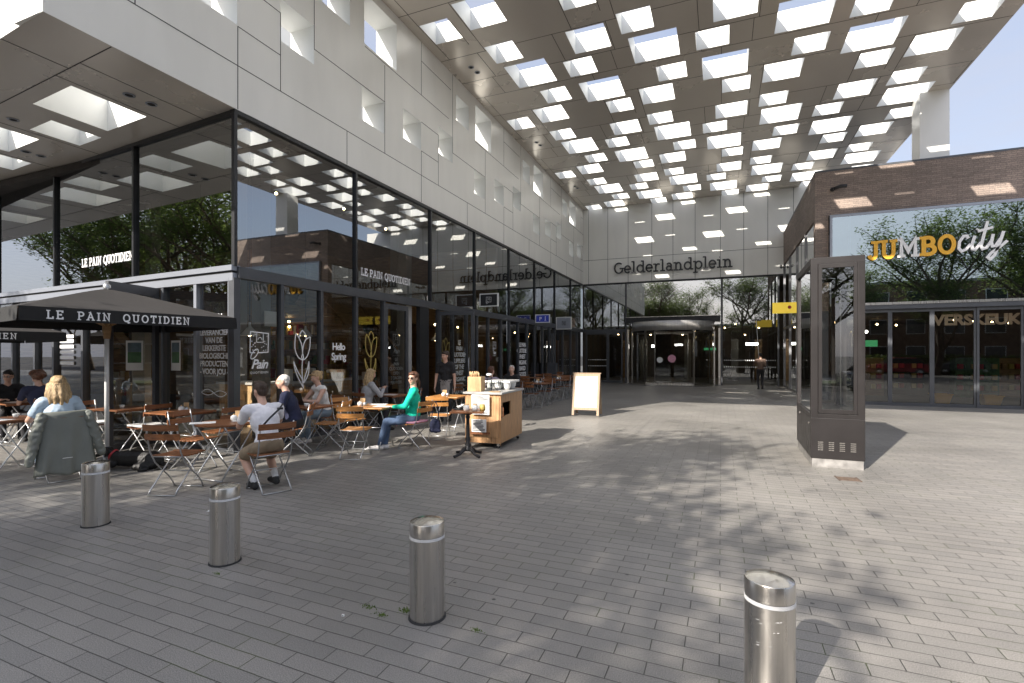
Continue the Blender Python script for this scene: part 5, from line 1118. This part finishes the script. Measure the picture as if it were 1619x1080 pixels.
    # hair
    hh = [('e', hp(0, -.026, .05), (.086, .098, .082), H3), ('e', hp(0, -.055, .0), (.078, .065, .085), H3), ('e', hp(0, .045, .088), (.058, .045, .026), H3)]
    if hair == 'short': hh = [('e', hp(0, -.022, .056), (.083, .096, .074), H3), ('e', hp(0, -.055, .01), (.076, .052, .070), H3), ('e', hp(0, .048, .094), (.062, .042, .030), H3), ('e', hp(-.02, .01, .118), (.05, .07, .025), H3)]
    elif hair == 'crop': hh = [('e', hp(0, -.024, .048), (.079, .092, .076), H3), ('e', hp(0, -.05, .0), (.074, .052, .07), H3)]
    elif hair == 'curly': hh = [('e', hp(0, -.03, .05), (.105, .115, .095), H3)] + [('e', hp(.095 * math.cos(k * .9), -.03 + .10 * math.sin(k * .9), .03 + .02 * (k % 5)), (.035, .035, .035)) for k in range(9)] + [('e', hp(.06 * math.cos(k), -.01 + .06 * math.sin(k), .125), (.035, .035, .03)) for k in range(7)]
    elif hair in ('long', 'pony', 'bun'):
        if hair == 'long':
            for k, (x, y) in enumerate(((-.07, -.04), (-.04, -.075), (0, -.09), (.04, -.075), (.07, -.04), (-.082, 0), (.082, 0))):
                b = hp(x, y, .0); d_ = Vector((x * .35, -.05, -.16 if abs(x) < .08 else -.13)); hh += [('c', b, b + d_, .036, .032), ('c', b + d_, b + d_ + Vector((x * .1, -.01 + .01 * (k % 2), -.10 - .02 * (k % 3))), .032, .014)]
        elif hair == 'pony': b = hp(0, -.11, .02); hh += [('c', b, b + Vector((0, -.04, -.08)), .028, .03), ('c', b + Vector((0, -.04, -.08)), b + Vector((.02, -.03, -.22)), .03, .012)]
        else: hh += [('e', hp(0, -.115, .05), (.04, .04, .04))]
    fuse('hair', hh, .009, hairm, t, 1, .007 if hair != 'curly' else .018)
    if hair == 'long' and scarf: MB().tube([hp(-.085, -.04, .0), hp(-.05, -.10, .01), hp(.0, -.118, .0), hp(.05, -.10, .01), hp(.085, -.04, .0)], .012, 6).build('hair_tie', hairm, t)
    if glasses:
        dz = .105 if glasses == 'onhair' else 0; dy = -.02 if glasses == 'onhair' else 0
        for s_ in (-1, 1): MB().ell(hp(s_ * .032, .094 + dy, .010 + dz), (.026, .006, .019), 12, 6, H3).build('lens', 'lens' if glasses != 'clear' else 'glass_clear', t); MB().tube([hp(s_ * .055, .088 + dy, .014 + dz), hp(s_ * .078, .0, .012 + dz)], .003, 5).build('temple', 'black_plastic', t)
        MB().tube([hp(-.012, .098 + dy, .014 + dz), hp(.012, .098 + dy, .014 + dz)], .0035, 5).build('bridge', 'black_plastic', t)
    t['hands'] = [c for h_ in out_hands for c in h_]
    del t['hands']; return t
# local frame of a seated person: +y is where the person faces
p1 = person('man in white t-shirt and khaki shorts leaning on the round table', (-5.14, 4.64), 158, lean=24, top='tee_white', shorts=True, bottom='shorts_khaki', shoes='shoe_black', hair='short', hairm='hair_brown', hands={-1: (-.08, .56, .79), 1: (.20, .60, .79)}, feet={-1: (-.13, .08, .085), 1: (.10, .02, .12)}, head=(8, 8), sc=1.0)
mb = MB(); mb.tube([(.155, -.06, 1.035), (.10, -.10, .98), (-.02, -.115, .88), (-.14, -.09, .74)], .012, 6); mb.build('bag_strap', 'black_plastic', p1); MB().box(-.03, -.02, -.012, .03, .02, .012).build('strap_buckle', 'black_plastic', p1, loc=(.10, -.115, .985))
person('white-haired person in dark navy jacket beside the round table', (-6.42, 6.30), 215, lean=16, top='shirt_navy', sleeve='long', bottom='trouser_dark', hair='crop', hairm='hair_white', shoes='shoe_black', hands={-1: (-.15, .36, .62), 1: (.15, .36, .62)}, head=(10, -4))
person('woman in white sleeveless top working at the laptop', (-7.08, 7.68), 252, lean=14, top='top_white', sleeve=None, bottom='jeans_light', hair='bun', hairm='hair_blond', glasses='onhair', female=True, hands={-1: (-.10, .46, .79), 1: (.12, .46, .79)}, head=(-10, -22), shoes='shoe_white')
person('woman with long blonde hair in grey sweater holding a phone', (-6.98, 8.85), 62, lean=10, top='sweater_grey', sleeve='long', bottom='trouser_dark', hair='long', hairm='hair_blond', female=True, hands={-1: (-.05, .36, .90), 1: (.07, .36, .90)}, head=(0, -15), shoes='shoe_black')
person('woman in bright green jumper and jeans wearing sunglasses', (-5.02, 7.58), 208, lean=-2, top='jumper_green', sleeve='long', bottom='jeans', hair='pony', hairm='hair_auburn', female=True, glasses='dark', hands={-1: (-.10, .30, .74), 1: (.26, .12, .50), 'd1': (.1, .2, -1), '1': (1, -.2, -.4)}, feet={-1: (-.10, .52, .085), 1: (-.02, .44, .085)}, head=(62, 0))
person('waitress in black t-shirt and grey apron standing in the doorway', (-6.25, 10.95), 285, sit=False, lean=4, top='tee_black', bottom='trouser_dark', hair='pony', hairm='hair_brown', female=True, apron='apron_grey', hands={-1: (-.25, .10, .84), 1: (.25, .10, .84)}, head=(-35, -8), shoes='shoe_black')
person('person in lavender shirt sitting with their back to the photographer', (-5.45, 11.75), 88, lean=12, top='shirt_lavender', sleeve='long', bottom='trouser_dark', hair='short', hairm='hair_auburn', hands={-1: (-.15, .42, .79), 1: (.15, .42, .79)}, shoes='shoe_black')
person('white-haired man in black sweater facing the photographer', (-5.5, 13.45), 268, lean=8, top='tee_black', sleeve='long', bottom='trouser_dark', hair='crop', hairm='hair_white', hands={-1: (-.15, .42, .79), 1: (.15, .42, .79)}, shoes='shoe_black', head=(12, 0))
person('blonde woman in light blue shirt seen from behind at left', (-8.12, 3.97), 165, lean=10, top='shirt_blue', sleeve='short', bottom='jeans_light', hair='long', hairm='hair_blond', female=True, scarf=True, hands={-1: (-.15, .40, .79), 1: (.2, .40, .79)}, head=(6, -4), sc=1.02)
person('person with glasses and dark polo at the far left table', (-12.9, 5.45), -12, lean=10, top='tee_black', sleeve='short', bottom='trouser_dark', hair='short', hairm='hair_black', glasses='clear', hands={-1: (-.12, .40, .79), 1: (.15, .40, .79)}, head=(-30, -8), shoes='shoe_black')
person('curly-haired person in navy t-shirt at the far left table', (-11.75, 5.45), 172, lean=14, top='shirt_navy', sleeve='short', bottom='trouser_dark', hair='curly', hairm='hair_auburn', hands={-1: (-.10, .40, .79), 1: (.03, .20, 1.12), '1': (.8, .3, -.6)}, head=(0, -8), shoes='shoe_black')
pc = person('person in brown jacket cleaning the entrance glass with a long pole', (1.72, 26.6), 100, sit=False, lean=0, top='jacket_brown', sleeve='long', bottom='trouser_dark', hair='short', hairm='hair_black', hands={-1: (-.12, .34, 1.30), 1: (.10, .30, 1.05)}, head=(0, 10), shoes='shoe_black', vox=.016, sc=.98)
t = thing('cleaning_pole', 'long pale pole with a squeegee held against the entrance glass', 'pole', (1.72, 26.95, 0)); MB().tube([(-.02, 0, .95), (-.12, .7, 3.3)], .014, 8).build('pole', 'tube_white', t); MB().box(-.32, .70, 3.28, .1, .74, 3.36).build('squeegee', 'black_plastic', t)

# ------------------------------------------------------------------ dog
dg = thing('dog', 'black dog lying on the paving beside the parasol pole', 'dog', (-7.85, 4.72, 0), R(28))
mat('fur_black', (.005, .0045, .0045), .55, var=.3, vscale=20, bump=.6, bscale=60)
fuse('body', [('c', (.26, .0, .13), (-.02, .02, .14), .125, .12), ('e', (.27, -.01, .12), (.15, .12, .12)), ('c', (-.02, .02, .14), (-.22, .03, .145), .12, .105), ('c', (-.22, .03, .17), (-.33, .02, .23), .075, .06), ('e', (-.37, .02, .255), (.075, .06, .06)), ('c', (-.40, .02, .24), (-.50, .02, .19), .038, .026), ('c', (-.48, .02, .20), (-.53, .02, .175), .024, .018),
              ('c', (.30, -.10, .07), (.12, -.14, .05), .07, .05), ('c', (.12, -.14, .045), (.30, -.20, .03), .035, .026), ('c', (.30, -.20, .028), (.22, -.24, .022), .026, .022), ('c', (-.22, -.07, .08), (-.36, -.10, .035), .045, .032), ('c', (-.36, -.10, .03), (-.52, -.10, .024), .03, .024), ('c', (-.22, .1, .08), (-.48, .12, .025), .045, .026),
              ('c', (.40, 0, .07), (.50, -.10, .03), .035, .022), ('c', (.50, -.10, .03), (.40, -.22, .018), .022, .01)], .011, 'fur_black', dg, 2, .004)
for s_ in (-1, 1): fuse('ear', [('c', (-.34, .02 + s_ * .05, .285), (-.32, .02 + s_ * .085, .22), .024, .020), ('c', (-.32, .02 + s_ * .085, .22), (-.335, .02 + s_ * .085, .19), .018, .01)], .007, 'fur_black', dg, 1)
MB().ell((-.545, .02, .182), (.012, .014, .011)).build('nose', 'black_plastic', dg); MB().lathe([(.080, -.014), (.084, -.010), (.084, .010), (.080, .014)], seg=20).xf(Matrix.Translation((-.28, .025, .20)) @ Matrix.Rotation(R(-62), 4, 'Y')).build('collar', 'red', dg)
for s_ in (-1, 1): MB().ell((-.415, .02 + s_ * .042, .272), (.008, .007, .008), 8, 6).build('eye', 'eye', dg)
MB().tube([(-7.0, 5.2, .006), (-7.3, 5.0, .008), (-7.9, 5.15, .03), (-8.05, 4.65, .22)], .006, 5).build('dog_lead', 'black_plastic', None, label='thin dark lead running over the paving to the dog', cat='lead')

# ------------------------------------------------------------------ jacket over the chair of the blonde woman
jk = thing('jacket', 'long olive grey raincoat hanging over the back of a chair', 'jacket', (-8.1, 3.95, 0), R(168 - 90))
mat('raincoat', (.155, .165, .145), .55, var=.10, vscale=4, bump=.5, bscale=7)
mb = MB(); nx, nz = 22, 22
def drape(u, v):
    hw = .245 + .075 * v ** 1.5; x = (u - .5) * 2 * hw; z = .895 - .77 * v; y = -.305 - .07 * v + .022 * math.sin(u * 17 + v * 3) * v + .014 * math.sin(u * 31 + 1) * v * v + .05 * (2 * u - 1) ** 2 * (1 - .3 * v); z += .018 * math.sin(u * 9) * v
    return (x, y, z)
for i in range(nz):
    for j in range(nx): mb.quad(drape(j / nx, i / nz), drape((j + 1) / nx, i / nz), drape((j + 1) / nx, (i + 1) / nz), drape(j / nx, (i + 1) / nz))
for i in range(4):
    for j in range(nx):
        def tp(u, q): x = (u - .5) * .49; return (x, -.305 + .05 * (2 * u - 1) ** 2 + q * .10, .895 + .012 * math.sin(q * PI) - .25 * max(0, q - .5))
        mb.quad(tp((j + 1) / nx, i / 4), tp(j / nx, i / 4), tp(j / nx, (i + 1) / 4), tp((j + 1) / nx, (i + 1) / 4))
mb.sm = [True] * len(mb.sm); me = mb.mesh('coat_body', ['raincoat']); bm = bmesh.new(); bm.from_mesh(me); bmesh.ops.remove_doubles(bm, verts=bm.verts, dist=1e-4); bm.to_mesh(me); bm.free()
o = place('coat_body', me, jk); so_ = o.modifiers.new('s', 'SOLIDIFY'); so_.thickness = .006
for s_ in (-1, 1): fuse('coat_sleeve', [('c', (s_ * .235, -.27, .86), (s_ * .30, -.29, .60), .055, .060), ('c', (s_ * .30, -.29, .60), (s_ * .36, -.32, .30 if s_ < 0 else .34), .060, .048)], .012, 'raincoat', jk, 3, .016)
MB().box(-.06, -.40, .325, .04, -.395, .331).build('reflector', 'white_paint', jk)

# ------------------------------------------------------------------ bags and things on tables
def on(name, label, cat, x, y, z=.743, rz=0, group=None): return thing(name, label, cat, (x, y, z), rz, group)
hb = on('handbag', 'dark navy handbag hanging from the chair of the woman in green', 'bag', -4.66, 7.78, .26); fuse('bag', [('e', (0, 0, .13), (.11, .055, .13)), ('e', (0, 0, .05), (.125, .06, .05))], .012, 'shirt_navy', hb, 2, .006); MB().tube([(-.07, 0, .24), (-.06, .02, .42), (.0, .03, .55), (.06, .02, .42), (.07, 0, .24)], .009, 6).build('strap', 'shirt_navy', hb)
pk = on('seat_cover', 'pink flowered cloth hanging over the chair seat under the woman in green', 'cloth', -4.98, 7.6, .40, R(86)); mb = MB()
for k in range(3): x = -.2 + k * .135; mb.prism([(x, .13), (x + .125, .13), (x + .0625, -.02)], -.005, .005, mtx=Matrix.Translation((0, .27, 0)) @ Matrix.Rotation(R(90), 4, 'X'))
mb.box(-.205, -.17, .066, .205, .275, .09); mb.build('cloth', 'pink', pk)
lp = on('laptop', 'open black laptop on the table in front of the woman in white', 'laptop', -6.95, 7.10, .743, R(162 + 90 - 90)); MB().box(-.16, -.11, 0, .16, .11, .014).build('keyboard_deck', 'black_plastic', lp, bevel=.003); MB().box(-.16, 0, 0, .16, .008, .22, mtx=Matrix.Translation((0, .108, .012)) @ Matrix.Rotation(R(-18), 4, 'X')).build('screen', 'black_plastic', lp); lp.rotation_euler = (0, 0, R(252 - 90))
ph = MB().box(-.035, -.006, 0, .035, .006, .13).build('phone', 'black_plastic', None, loc=(-6.80, 9.24, .88), rz=R(-28), label='dark phone held up by the woman with long hair', cat='phone')
def cruet(x, y, rz, where):
    c = on('salt_mill', 'white round salt pot ' + where, 'pot', x, y, .743, rz, 'condiment pots'); MB().lathe([(.001, 0), (.035, 0), (.045, .03), (.042, .06), (.022, .075), (.001, .08)], seg=16).build('pot', 'porcelain', c); MB().ell((0, 0, .085), (.012, .012, .012)).build('knob', 'wood_pale', c)
    c = on('pepper_pot', 'small dark grey pot ' + where, 'pot', x + .09 * math.cos(rz), y + .09 * math.sin(rz), .743, rz, 'condiment pots'); MB().lathe([(.001, 0), (.033, 0), (.038, .03), (.03, .055), (.015, .07), (.001, .072)], seg=16).build('pot', 'tube_grey', c)
    c = on('menu_holder', 'small pale wooden block with cards standing ' + where, 'menu holder', x + .08 * math.cos(rz + 1.3), y + .08 * math.sin(rz + 1.3), .743, rz, 'menu holders'); MB().box(-.05, -.02, 0, .05, .02, .05).build('block', 'wood_pale', c); MB().box(-.045, -.004, .051, .045, .004, .13).build('card', 'wood_pale', c)
cruet(-6.14, 4.98, .4, 'on the round table'); cruet(-5.86, 7.25, .3, 'on the sunlit square table'); cruet(-5.55, 9.62, .5, 'on the table before the waitress'); cruet(-5.5, 12.55, .4, 'on the table of the man in black'); cruet(-7.95, 5.5, .2, 'on the table at the corner post')
cruet(-5.35, 15.1, .2, 'on the first table of the outer row'); cruet(-5.45, 17.6, .2, 'on the second table of the outer row'); cruet(-6.8, 15.9, .3, 'on the second table along the glass')
for (x, y, rz, lb) in ((-6.32, 4.66, .9, 'white paper menu at the left edge of the round table'), (-6.0, 5.06, .3, 'white paper menu at the far side of the round table'), (-5.42, 7.32, .2, 'white paper menu in front of the woman in green'), (-5.72, 7.58, .4, 'white paper at the far side of the sunlit square table'), (-9.2, 3.8, .2, 'white papers on the table at the left edge'), (-12.3, 5.35, .4, 'white paper on the table at far left'), (-6.85, 9.5, .3, 'paper on the table of the long-haired woman')):
    MB().box(-.15, -.105, 0, .15, .105, .003).build('menu', 'paper', None, loc=(x, y, .743), rz=rz, label=lb, cat='menu')
def cup(x, y, z, lb, g2='white cups'): c = thing('cup', lb, 'cup', (x, y, z), 0, g2); MB().lathe([(.001, 0), (.022, 0), (.034, .02), (.040, .058), (.037, .058), (.02, .012), (.001, .01)], seg=16).build('bowl', 'porcelain', c); MB().tube([(.036, 0, .045), (.056, 0, .04), (.05, 0, .02), (.03, 0, .016)], .004, 5).build('handle', 'porcelain', c)
cup(-9.28, 4.02, .746, 'white cup on the table at the left edge'); cup(-6.62, 6.78, .743, 'white cup right of the laptop'); cup(-9.3, 5.42, .743, 'white cup on the table between the cushioned chairs')
tp = thing('serving_plate', 'dark round tray with white bowls on the cast iron table', 'tray', (-3.95, 7.42, .743)); MB().lathe([(.001, .0), (.13, 0), (.14, .012), (.13, .008), (.001, .006)], seg=24).build('tray', 'frame_black', tp)
for i, (x, y, z) in enumerate(((-3.98, 7.42, .755), (-3.93, 7.47, .78), (-3.98, 7.5, .755))): b = MB().lathe([(.001, 0), (.02, 0), (.045, .03), (.05, .045), (.045, .045), (.001, .012)], seg=16).build('bowl', 'porcelain', None, loc=(x, y, z), label='small white bowl stacked on the dark tray of the cast iron table', cat='bowl', group='bowls on the cast iron table')
for i, (x, y) in enumerate(((-3.78, 7.28), (-3.64, 7.30), (-3.55, 7.40))):
    c = thing('jam_jar', 'round glass jar with white lid on the cast iron table', 'jar', (x, y, .743), 0, 'jars on the cast iron table'); MB().lathe([(.001, 0), (.04, 0), (.05, .03), (.05, .07), (.035, .09)], seg=16).build('jar', 'gold' if i == 2 else 'porcelain', c); MB().lathe([(.037, .09), (.037, .105), (.001, .107)], seg=16).build('lid', 'wood_pale', c)

# ------------------------------------------------------------------ signs and window decals
def on_main(me_or_mb, m, y, z, name, lb, cat='window lettering', off=.012):
    o = me_or_mb if isinstance(me_or_mb, bpy.types.Mesh) else me_or_mb.mesh(name, [m])
    if isinstance(me_or_mb, bpy.types.Mesh): o.materials.clear(); o.materials.append(MAT[m])
    return place(name, o, None, (XF - .05 + off, y, z), R(90), lb, cat)
def on_side(me_or_mb, m, x, z, name, lb, cat='window lettering'):
    o = me_or_mb if isinstance(me_or_mb, bpy.types.Mesh) else me_or_mb.mesh(name, [m])
    if isinstance(me_or_mb, bpy.types.Mesh): o.materials.clear(); o.materials.append(MAT[m])
    return place(name, o, None, (x, yside(x) + .03, z), math.atan(SK), lb, cat)
def three_words(loc, rz, lb):
    t = thing('window_lettering', lb, 'window lettering', loc, rz); x = 0
    for word, wx_ in (('LE', .22), ('PAIN', .47), ('QUOTIDIEN', 1.09)):
        mb, wd = slab_text(word, .155, .16, .10, .004, .12, .5)
        for i, v in enumerate(mb.v): mb.v[i] = (v[0] * wx_ / wd + x, v[1], v[2])
        mb.build('word', 'decal_white', t); x += wx_ + .09
three_words((XF - .038, 9.37, 3.45), R(90), 'white lettering LE PAIN QUOTIDIEN on the upper glass facing the square')
three_words((-12.55, yside(-12.55) + .03, 3.50), math.atan(SK), 'white lettering LE PAIN QUOTIDIEN on the upper side glass, partly over trees')
def logo():
    mb = MB(); c = [0]; w_ = .016
    ribbon(mb, [(-.17, .30), (-.16, .62), (.17, .60), (.16, .31), (-.02, .30)], w_, .002, c); ribbon(mb, [(-.17, .30), (-.08, .30)], w_, .002, c)
    ribbon(mb, [(-.05, .61), (-.05, .46), (.07, .46), (.07, .60)], .010, .002, c); ribbon(mb, arc(.01, .50, .035, .035, 0, 180, 8), .010, .002, c)
    ribbon(mb, [(-.02 + .075 * math.cos(a) * .9 - .07, .28 + .075 * math.sin(a) * .75 + .05 * math.cos(a)) for a in [k * PI / 8 for k in range(17)]], .014, .002, c)
    rd = random.Random(1)
    for k in range(22):
        x = -.145 + .29 * rd.random(); z = .33 + .26 * rd.random()
        if -.065 < x < .085 and z > .44: continue
        ribbon(mb, [(x - .008, z), (x + .008, z + .006)], .013, .002, c)
    return mb
def logo_full(y, z, s_, lb, side=False):
    mb = logo(); mb.xf(Matrix.Scale(s_, 4)); me = font_mesh('Pain', .2 * s_, .001, .004 * s_, 'CENTER', .9, .35); s0 = len(mb.v)
    for v in me.vertices: mb.v.append((v.co.x, v.co.y - .002, v.co.z + .06 * s_))
    for p in me.polygons: mb.face([s0 + i for i in p.vertices])
    me2 = font_mesh('QUOTIDIEN', .05 * s_, .001, 0, 'CENTER', 1.3); s0 = len(mb.v)
    for v in me2.vertices: mb.v.append((v.co.x, v.co.y - .002, v.co.z - .02 * s_))
    for p in me2.polygons: mb.face([s0 + i for i in p.vertices])
    return on_main(mb, 'decal_white', y, z, 'window_emblem', lb, 'window emblem')
logo_full(6.62, 1.33, 1.15, 'white cafe emblem on the first window right of the corner post'); logo_full(10.72, 1.62, .85, 'white cafe emblem on the closed door leaf'); logo_full(16.7, 1.6, .8, 'white cafe emblem on a window behind the white-haired man')
def tulip(m, y, z, s_, lb):
    mb = MB(); c = [0]; w_ = .022
    def sp_(pts): # smooth the polyline (Catmull)
        P = [pts[0]] + list(pts) + [pts[-1]]; o_ = []
        for i in range(1, len(P) - 2):
            for k in range(6):
                t_ = k / 6; o_.append(tuple(.5 * ((2 * P[i][j]) + (-P[i - 1][j] + P[i + 1][j]) * t_ + (2 * P[i - 1][j] - 5 * P[i][j] + 4 * P[i + 1][j] - P[i + 2][j]) * t_ ** 2 + (-P[i - 1][j] + 3 * P[i][j] - 3 * P[i + 1][j] + P[i + 2][j]) * t_ ** 3) for j in (0, 1)))
        return o_ + [pts[-1]]
    for st in ([(0, .50), (-.10, .56), (-.17, .70), (-.165, .90), (-.14, .97)], [(-.14, .97), (-.06, .86), (-.01, .74), (0, .62)], [(0, .50), (.10, .56), (.17, .72), (.185, .92)], [(.185, .92), (.08, .87), (.02, .76), (0, .62)], [(-.085, .89), (-.05, .98), (0, 1.03)], [(0, 1.03), (.06, .97), (.085, .885)],
               [(0, .62), (-.02, .56), (0, .50), (.02, .56), (0, .62)], [(0, .5), (-.01, .3), (.02, .0)], [(.02, .02), (-.09, .18), (-.17, .34), (-.20, .48)], [(-.20, .48), (-.12, .32), (-.03, .20), (.02, .10)], [(.02, .10), (.07, .24), (.12, .36), (.15, .48)], [(.15, .48), (.15, .32), (.11, .20), (.03, .10)]): ribbon(mb, [(p[0] * s_, p[1] * s_) for p in sp_(st)], w_, .002, c)
    return on_main(mb, m, y, z, 'window_drawing', lb, 'window drawing')
tulip('decal_white', 7.62, .98, 1.10, 'white outline drawing of a tulip on the glass'); tulip('gold', 9.72, 1.0, 1.15, 'golden outline drawing of a tulip left of the closed door')
o = tulip('gold', 13.2, .95, 1.15, 'golden outline drawing of a tulip beyond the open door')
on_main(font_mesh('Hello\nSpring', .21, .001, .006, 'CENTER', .85), 'decal_white', 8.64, 1.74, 'window_words', 'white words Hello Spring between the white and golden tulips')
on_side(font_mesh('Hello\nSpring', .24, .001, .006, 'CENTER', .85), 'decal_white', -10.25, 1.95, 'window_words', 'white words Hello Spring on the side glass behind the parasol')
on_side(font_mesh('LE PAIN\nQUOTIDIEN\nLEVERANCIER\nVAN DE\nLEKKERSTE\nBIOLOGISCHE\nPRODUCTEN\n- VOOR JOU -', .135, .001, .004, 'CENTER', .95), 'decal_white', -8.1, 2.25, 'window_words', 'white block lettering in Dutch on the side glass left of the corner post')
mb = MB(); cc = [0]
for ph_ in (0, 1): ribbon(mb, [(-.35 + .7 * k / 20, .06 * math.sin(k * PI / 10 + ph_ * PI) * (1 - .3 * ph_)) for k in range(21)], .012, .001, cc)
on_side(mb, 'decal_white', -8.1, .98, 'window_flourish', 'white wavy flourish under the block lettering on the side glass')
def words(txt, y, z, sz, lb): return on_main(font_mesh(txt, sz, .001, sz * .025, 'CENTER', .9), 'decal_white', y, z, 'window_words', lb)
words('LE\nPAIN\nQUOTIDIEN\nOPEN\n7 DAGEN\nPER WEEK', 10.72, 1.48, .115, 'small white opening lines under the emblem on the closed door leaf')
words('LE\nPAIN\nQUOTIDIEN\nSUPPLIERS\nOF THE\nFINEST\nORGANIC\nBAKED\nGOODS', 14.05, 1.95, .19, 'white block lettering ending in BAKED GOODS beyond the open door')
words('LE PAIN\nQUOTIDIEN\nFINEST\nORGANIC\nBAKED\nGOODS', 19.5, 1.95, .24, 'small white block lettering far along the glass front')
mb = MB()
for z in (2.0, 1.9, 1.78, 1.66, 1.54, 1.42): mb.box(-.3, -.004, z, .3, 0, z + .07)
on_side(mb, 'decal_white', -13.2, 0, 'window_stripes', 'white stacked stripes on the side glass behind the curly-haired person')
mat('screen_sky', (.13, .19, .22), .5, var=.3, vscale=9)
ps = on_side(MB().box(-.14, -.006, 0, .14, 0, .55), 'paper', -9.2, 1.35, 'poster', 'white framed poster with a green picture behind the parasol', 'poster')
MB().box(-.11, -.010, .34, .11, -.0065, .51).build('picture', 'screen_sky', ps); MB().box(-.11, -.010, .14, .11, -.0065, .339).build('picture', 'green_prod', ps)
# projecting signs above the terrace
def blade(y, z0, z1, x1, lb, face, frame='porcelain'):
    t = thing('blade_sign', lb, 'sign', (XF, y, 0)); MB().box(.06, -.03, z0, x1, .03, z1).build('sign_frame', frame, t); MB().box(0, -.012, (z0 + z1) / 2 - .03, .059, .012, (z0 + z1) / 2 + .03).build('bracket', 'frame_dark', t)
    MB().box(.10, -.034, z0 + .035, x1 - .04, -.0305, z1 - .035).build('sign_face', face, t); return t
t = blade(15.3, 3.22, 3.66, .74, 'black sign in a white frame with the cafe emblem', 'frame_black'); mb = logo(); mb.xf(Matrix.Scale(.55, 4)); mb.build('emblem', 'decal_white', t, loc=(.4, -.036, 3.20))
t = blade(20.8, 3.0, 3.36, .72, 'dark blue parking sign with a P and a walking figure', 'screen_blue'); me = font_mesh('P', .22, .001, .004); put_mesh('letter', me, 'decal_white', t, (.3, -.036, 3.10))
MB().ell((.52, -.037, 3.25), (.02, .003, .02)).tube([(.52, -.037, 3.22), (.52, -.037, 3.15)], .014, 6).tube([(.52, -.037, 3.15), (.49, -.037, 3.07)], .008, 5).tube([(.52, -.037, 3.15), (.55, -.037, 3.07)], .008, 5).build('walking_figure', 'decal_white', t)
t = blade(23.8, 2.85, 3.45, .84, 'pale grey sign with a black slanted letter mark', 'frame_light'); mb = MB(); cc = [0]
for dx in (0, .05): ribbon(mb, [(-.08 + dx, 0), (-.08 + dx, .2), (.04 + dx, 0), (.04 + dx, .2)], .022, .002, cc)
mb.build('letter_mark', 'frame_black', t, loc=(.45, -.036, 3.05))
bxp = thing('menu_lectern', 'grey metal post box standing at the dark doorway in the far facade', 'post', (XF + .35, 22.3, 0)); MB().box(-.2, -.15, 0, .2, .15, 1.25).build('box', 'frame_dark', bxp); MB().box(-.06, -.06, 1.251, .06, .06, 2.6).build('post', 'frame_dark', bxp)

bpy.data.scenes.remove(WORK)
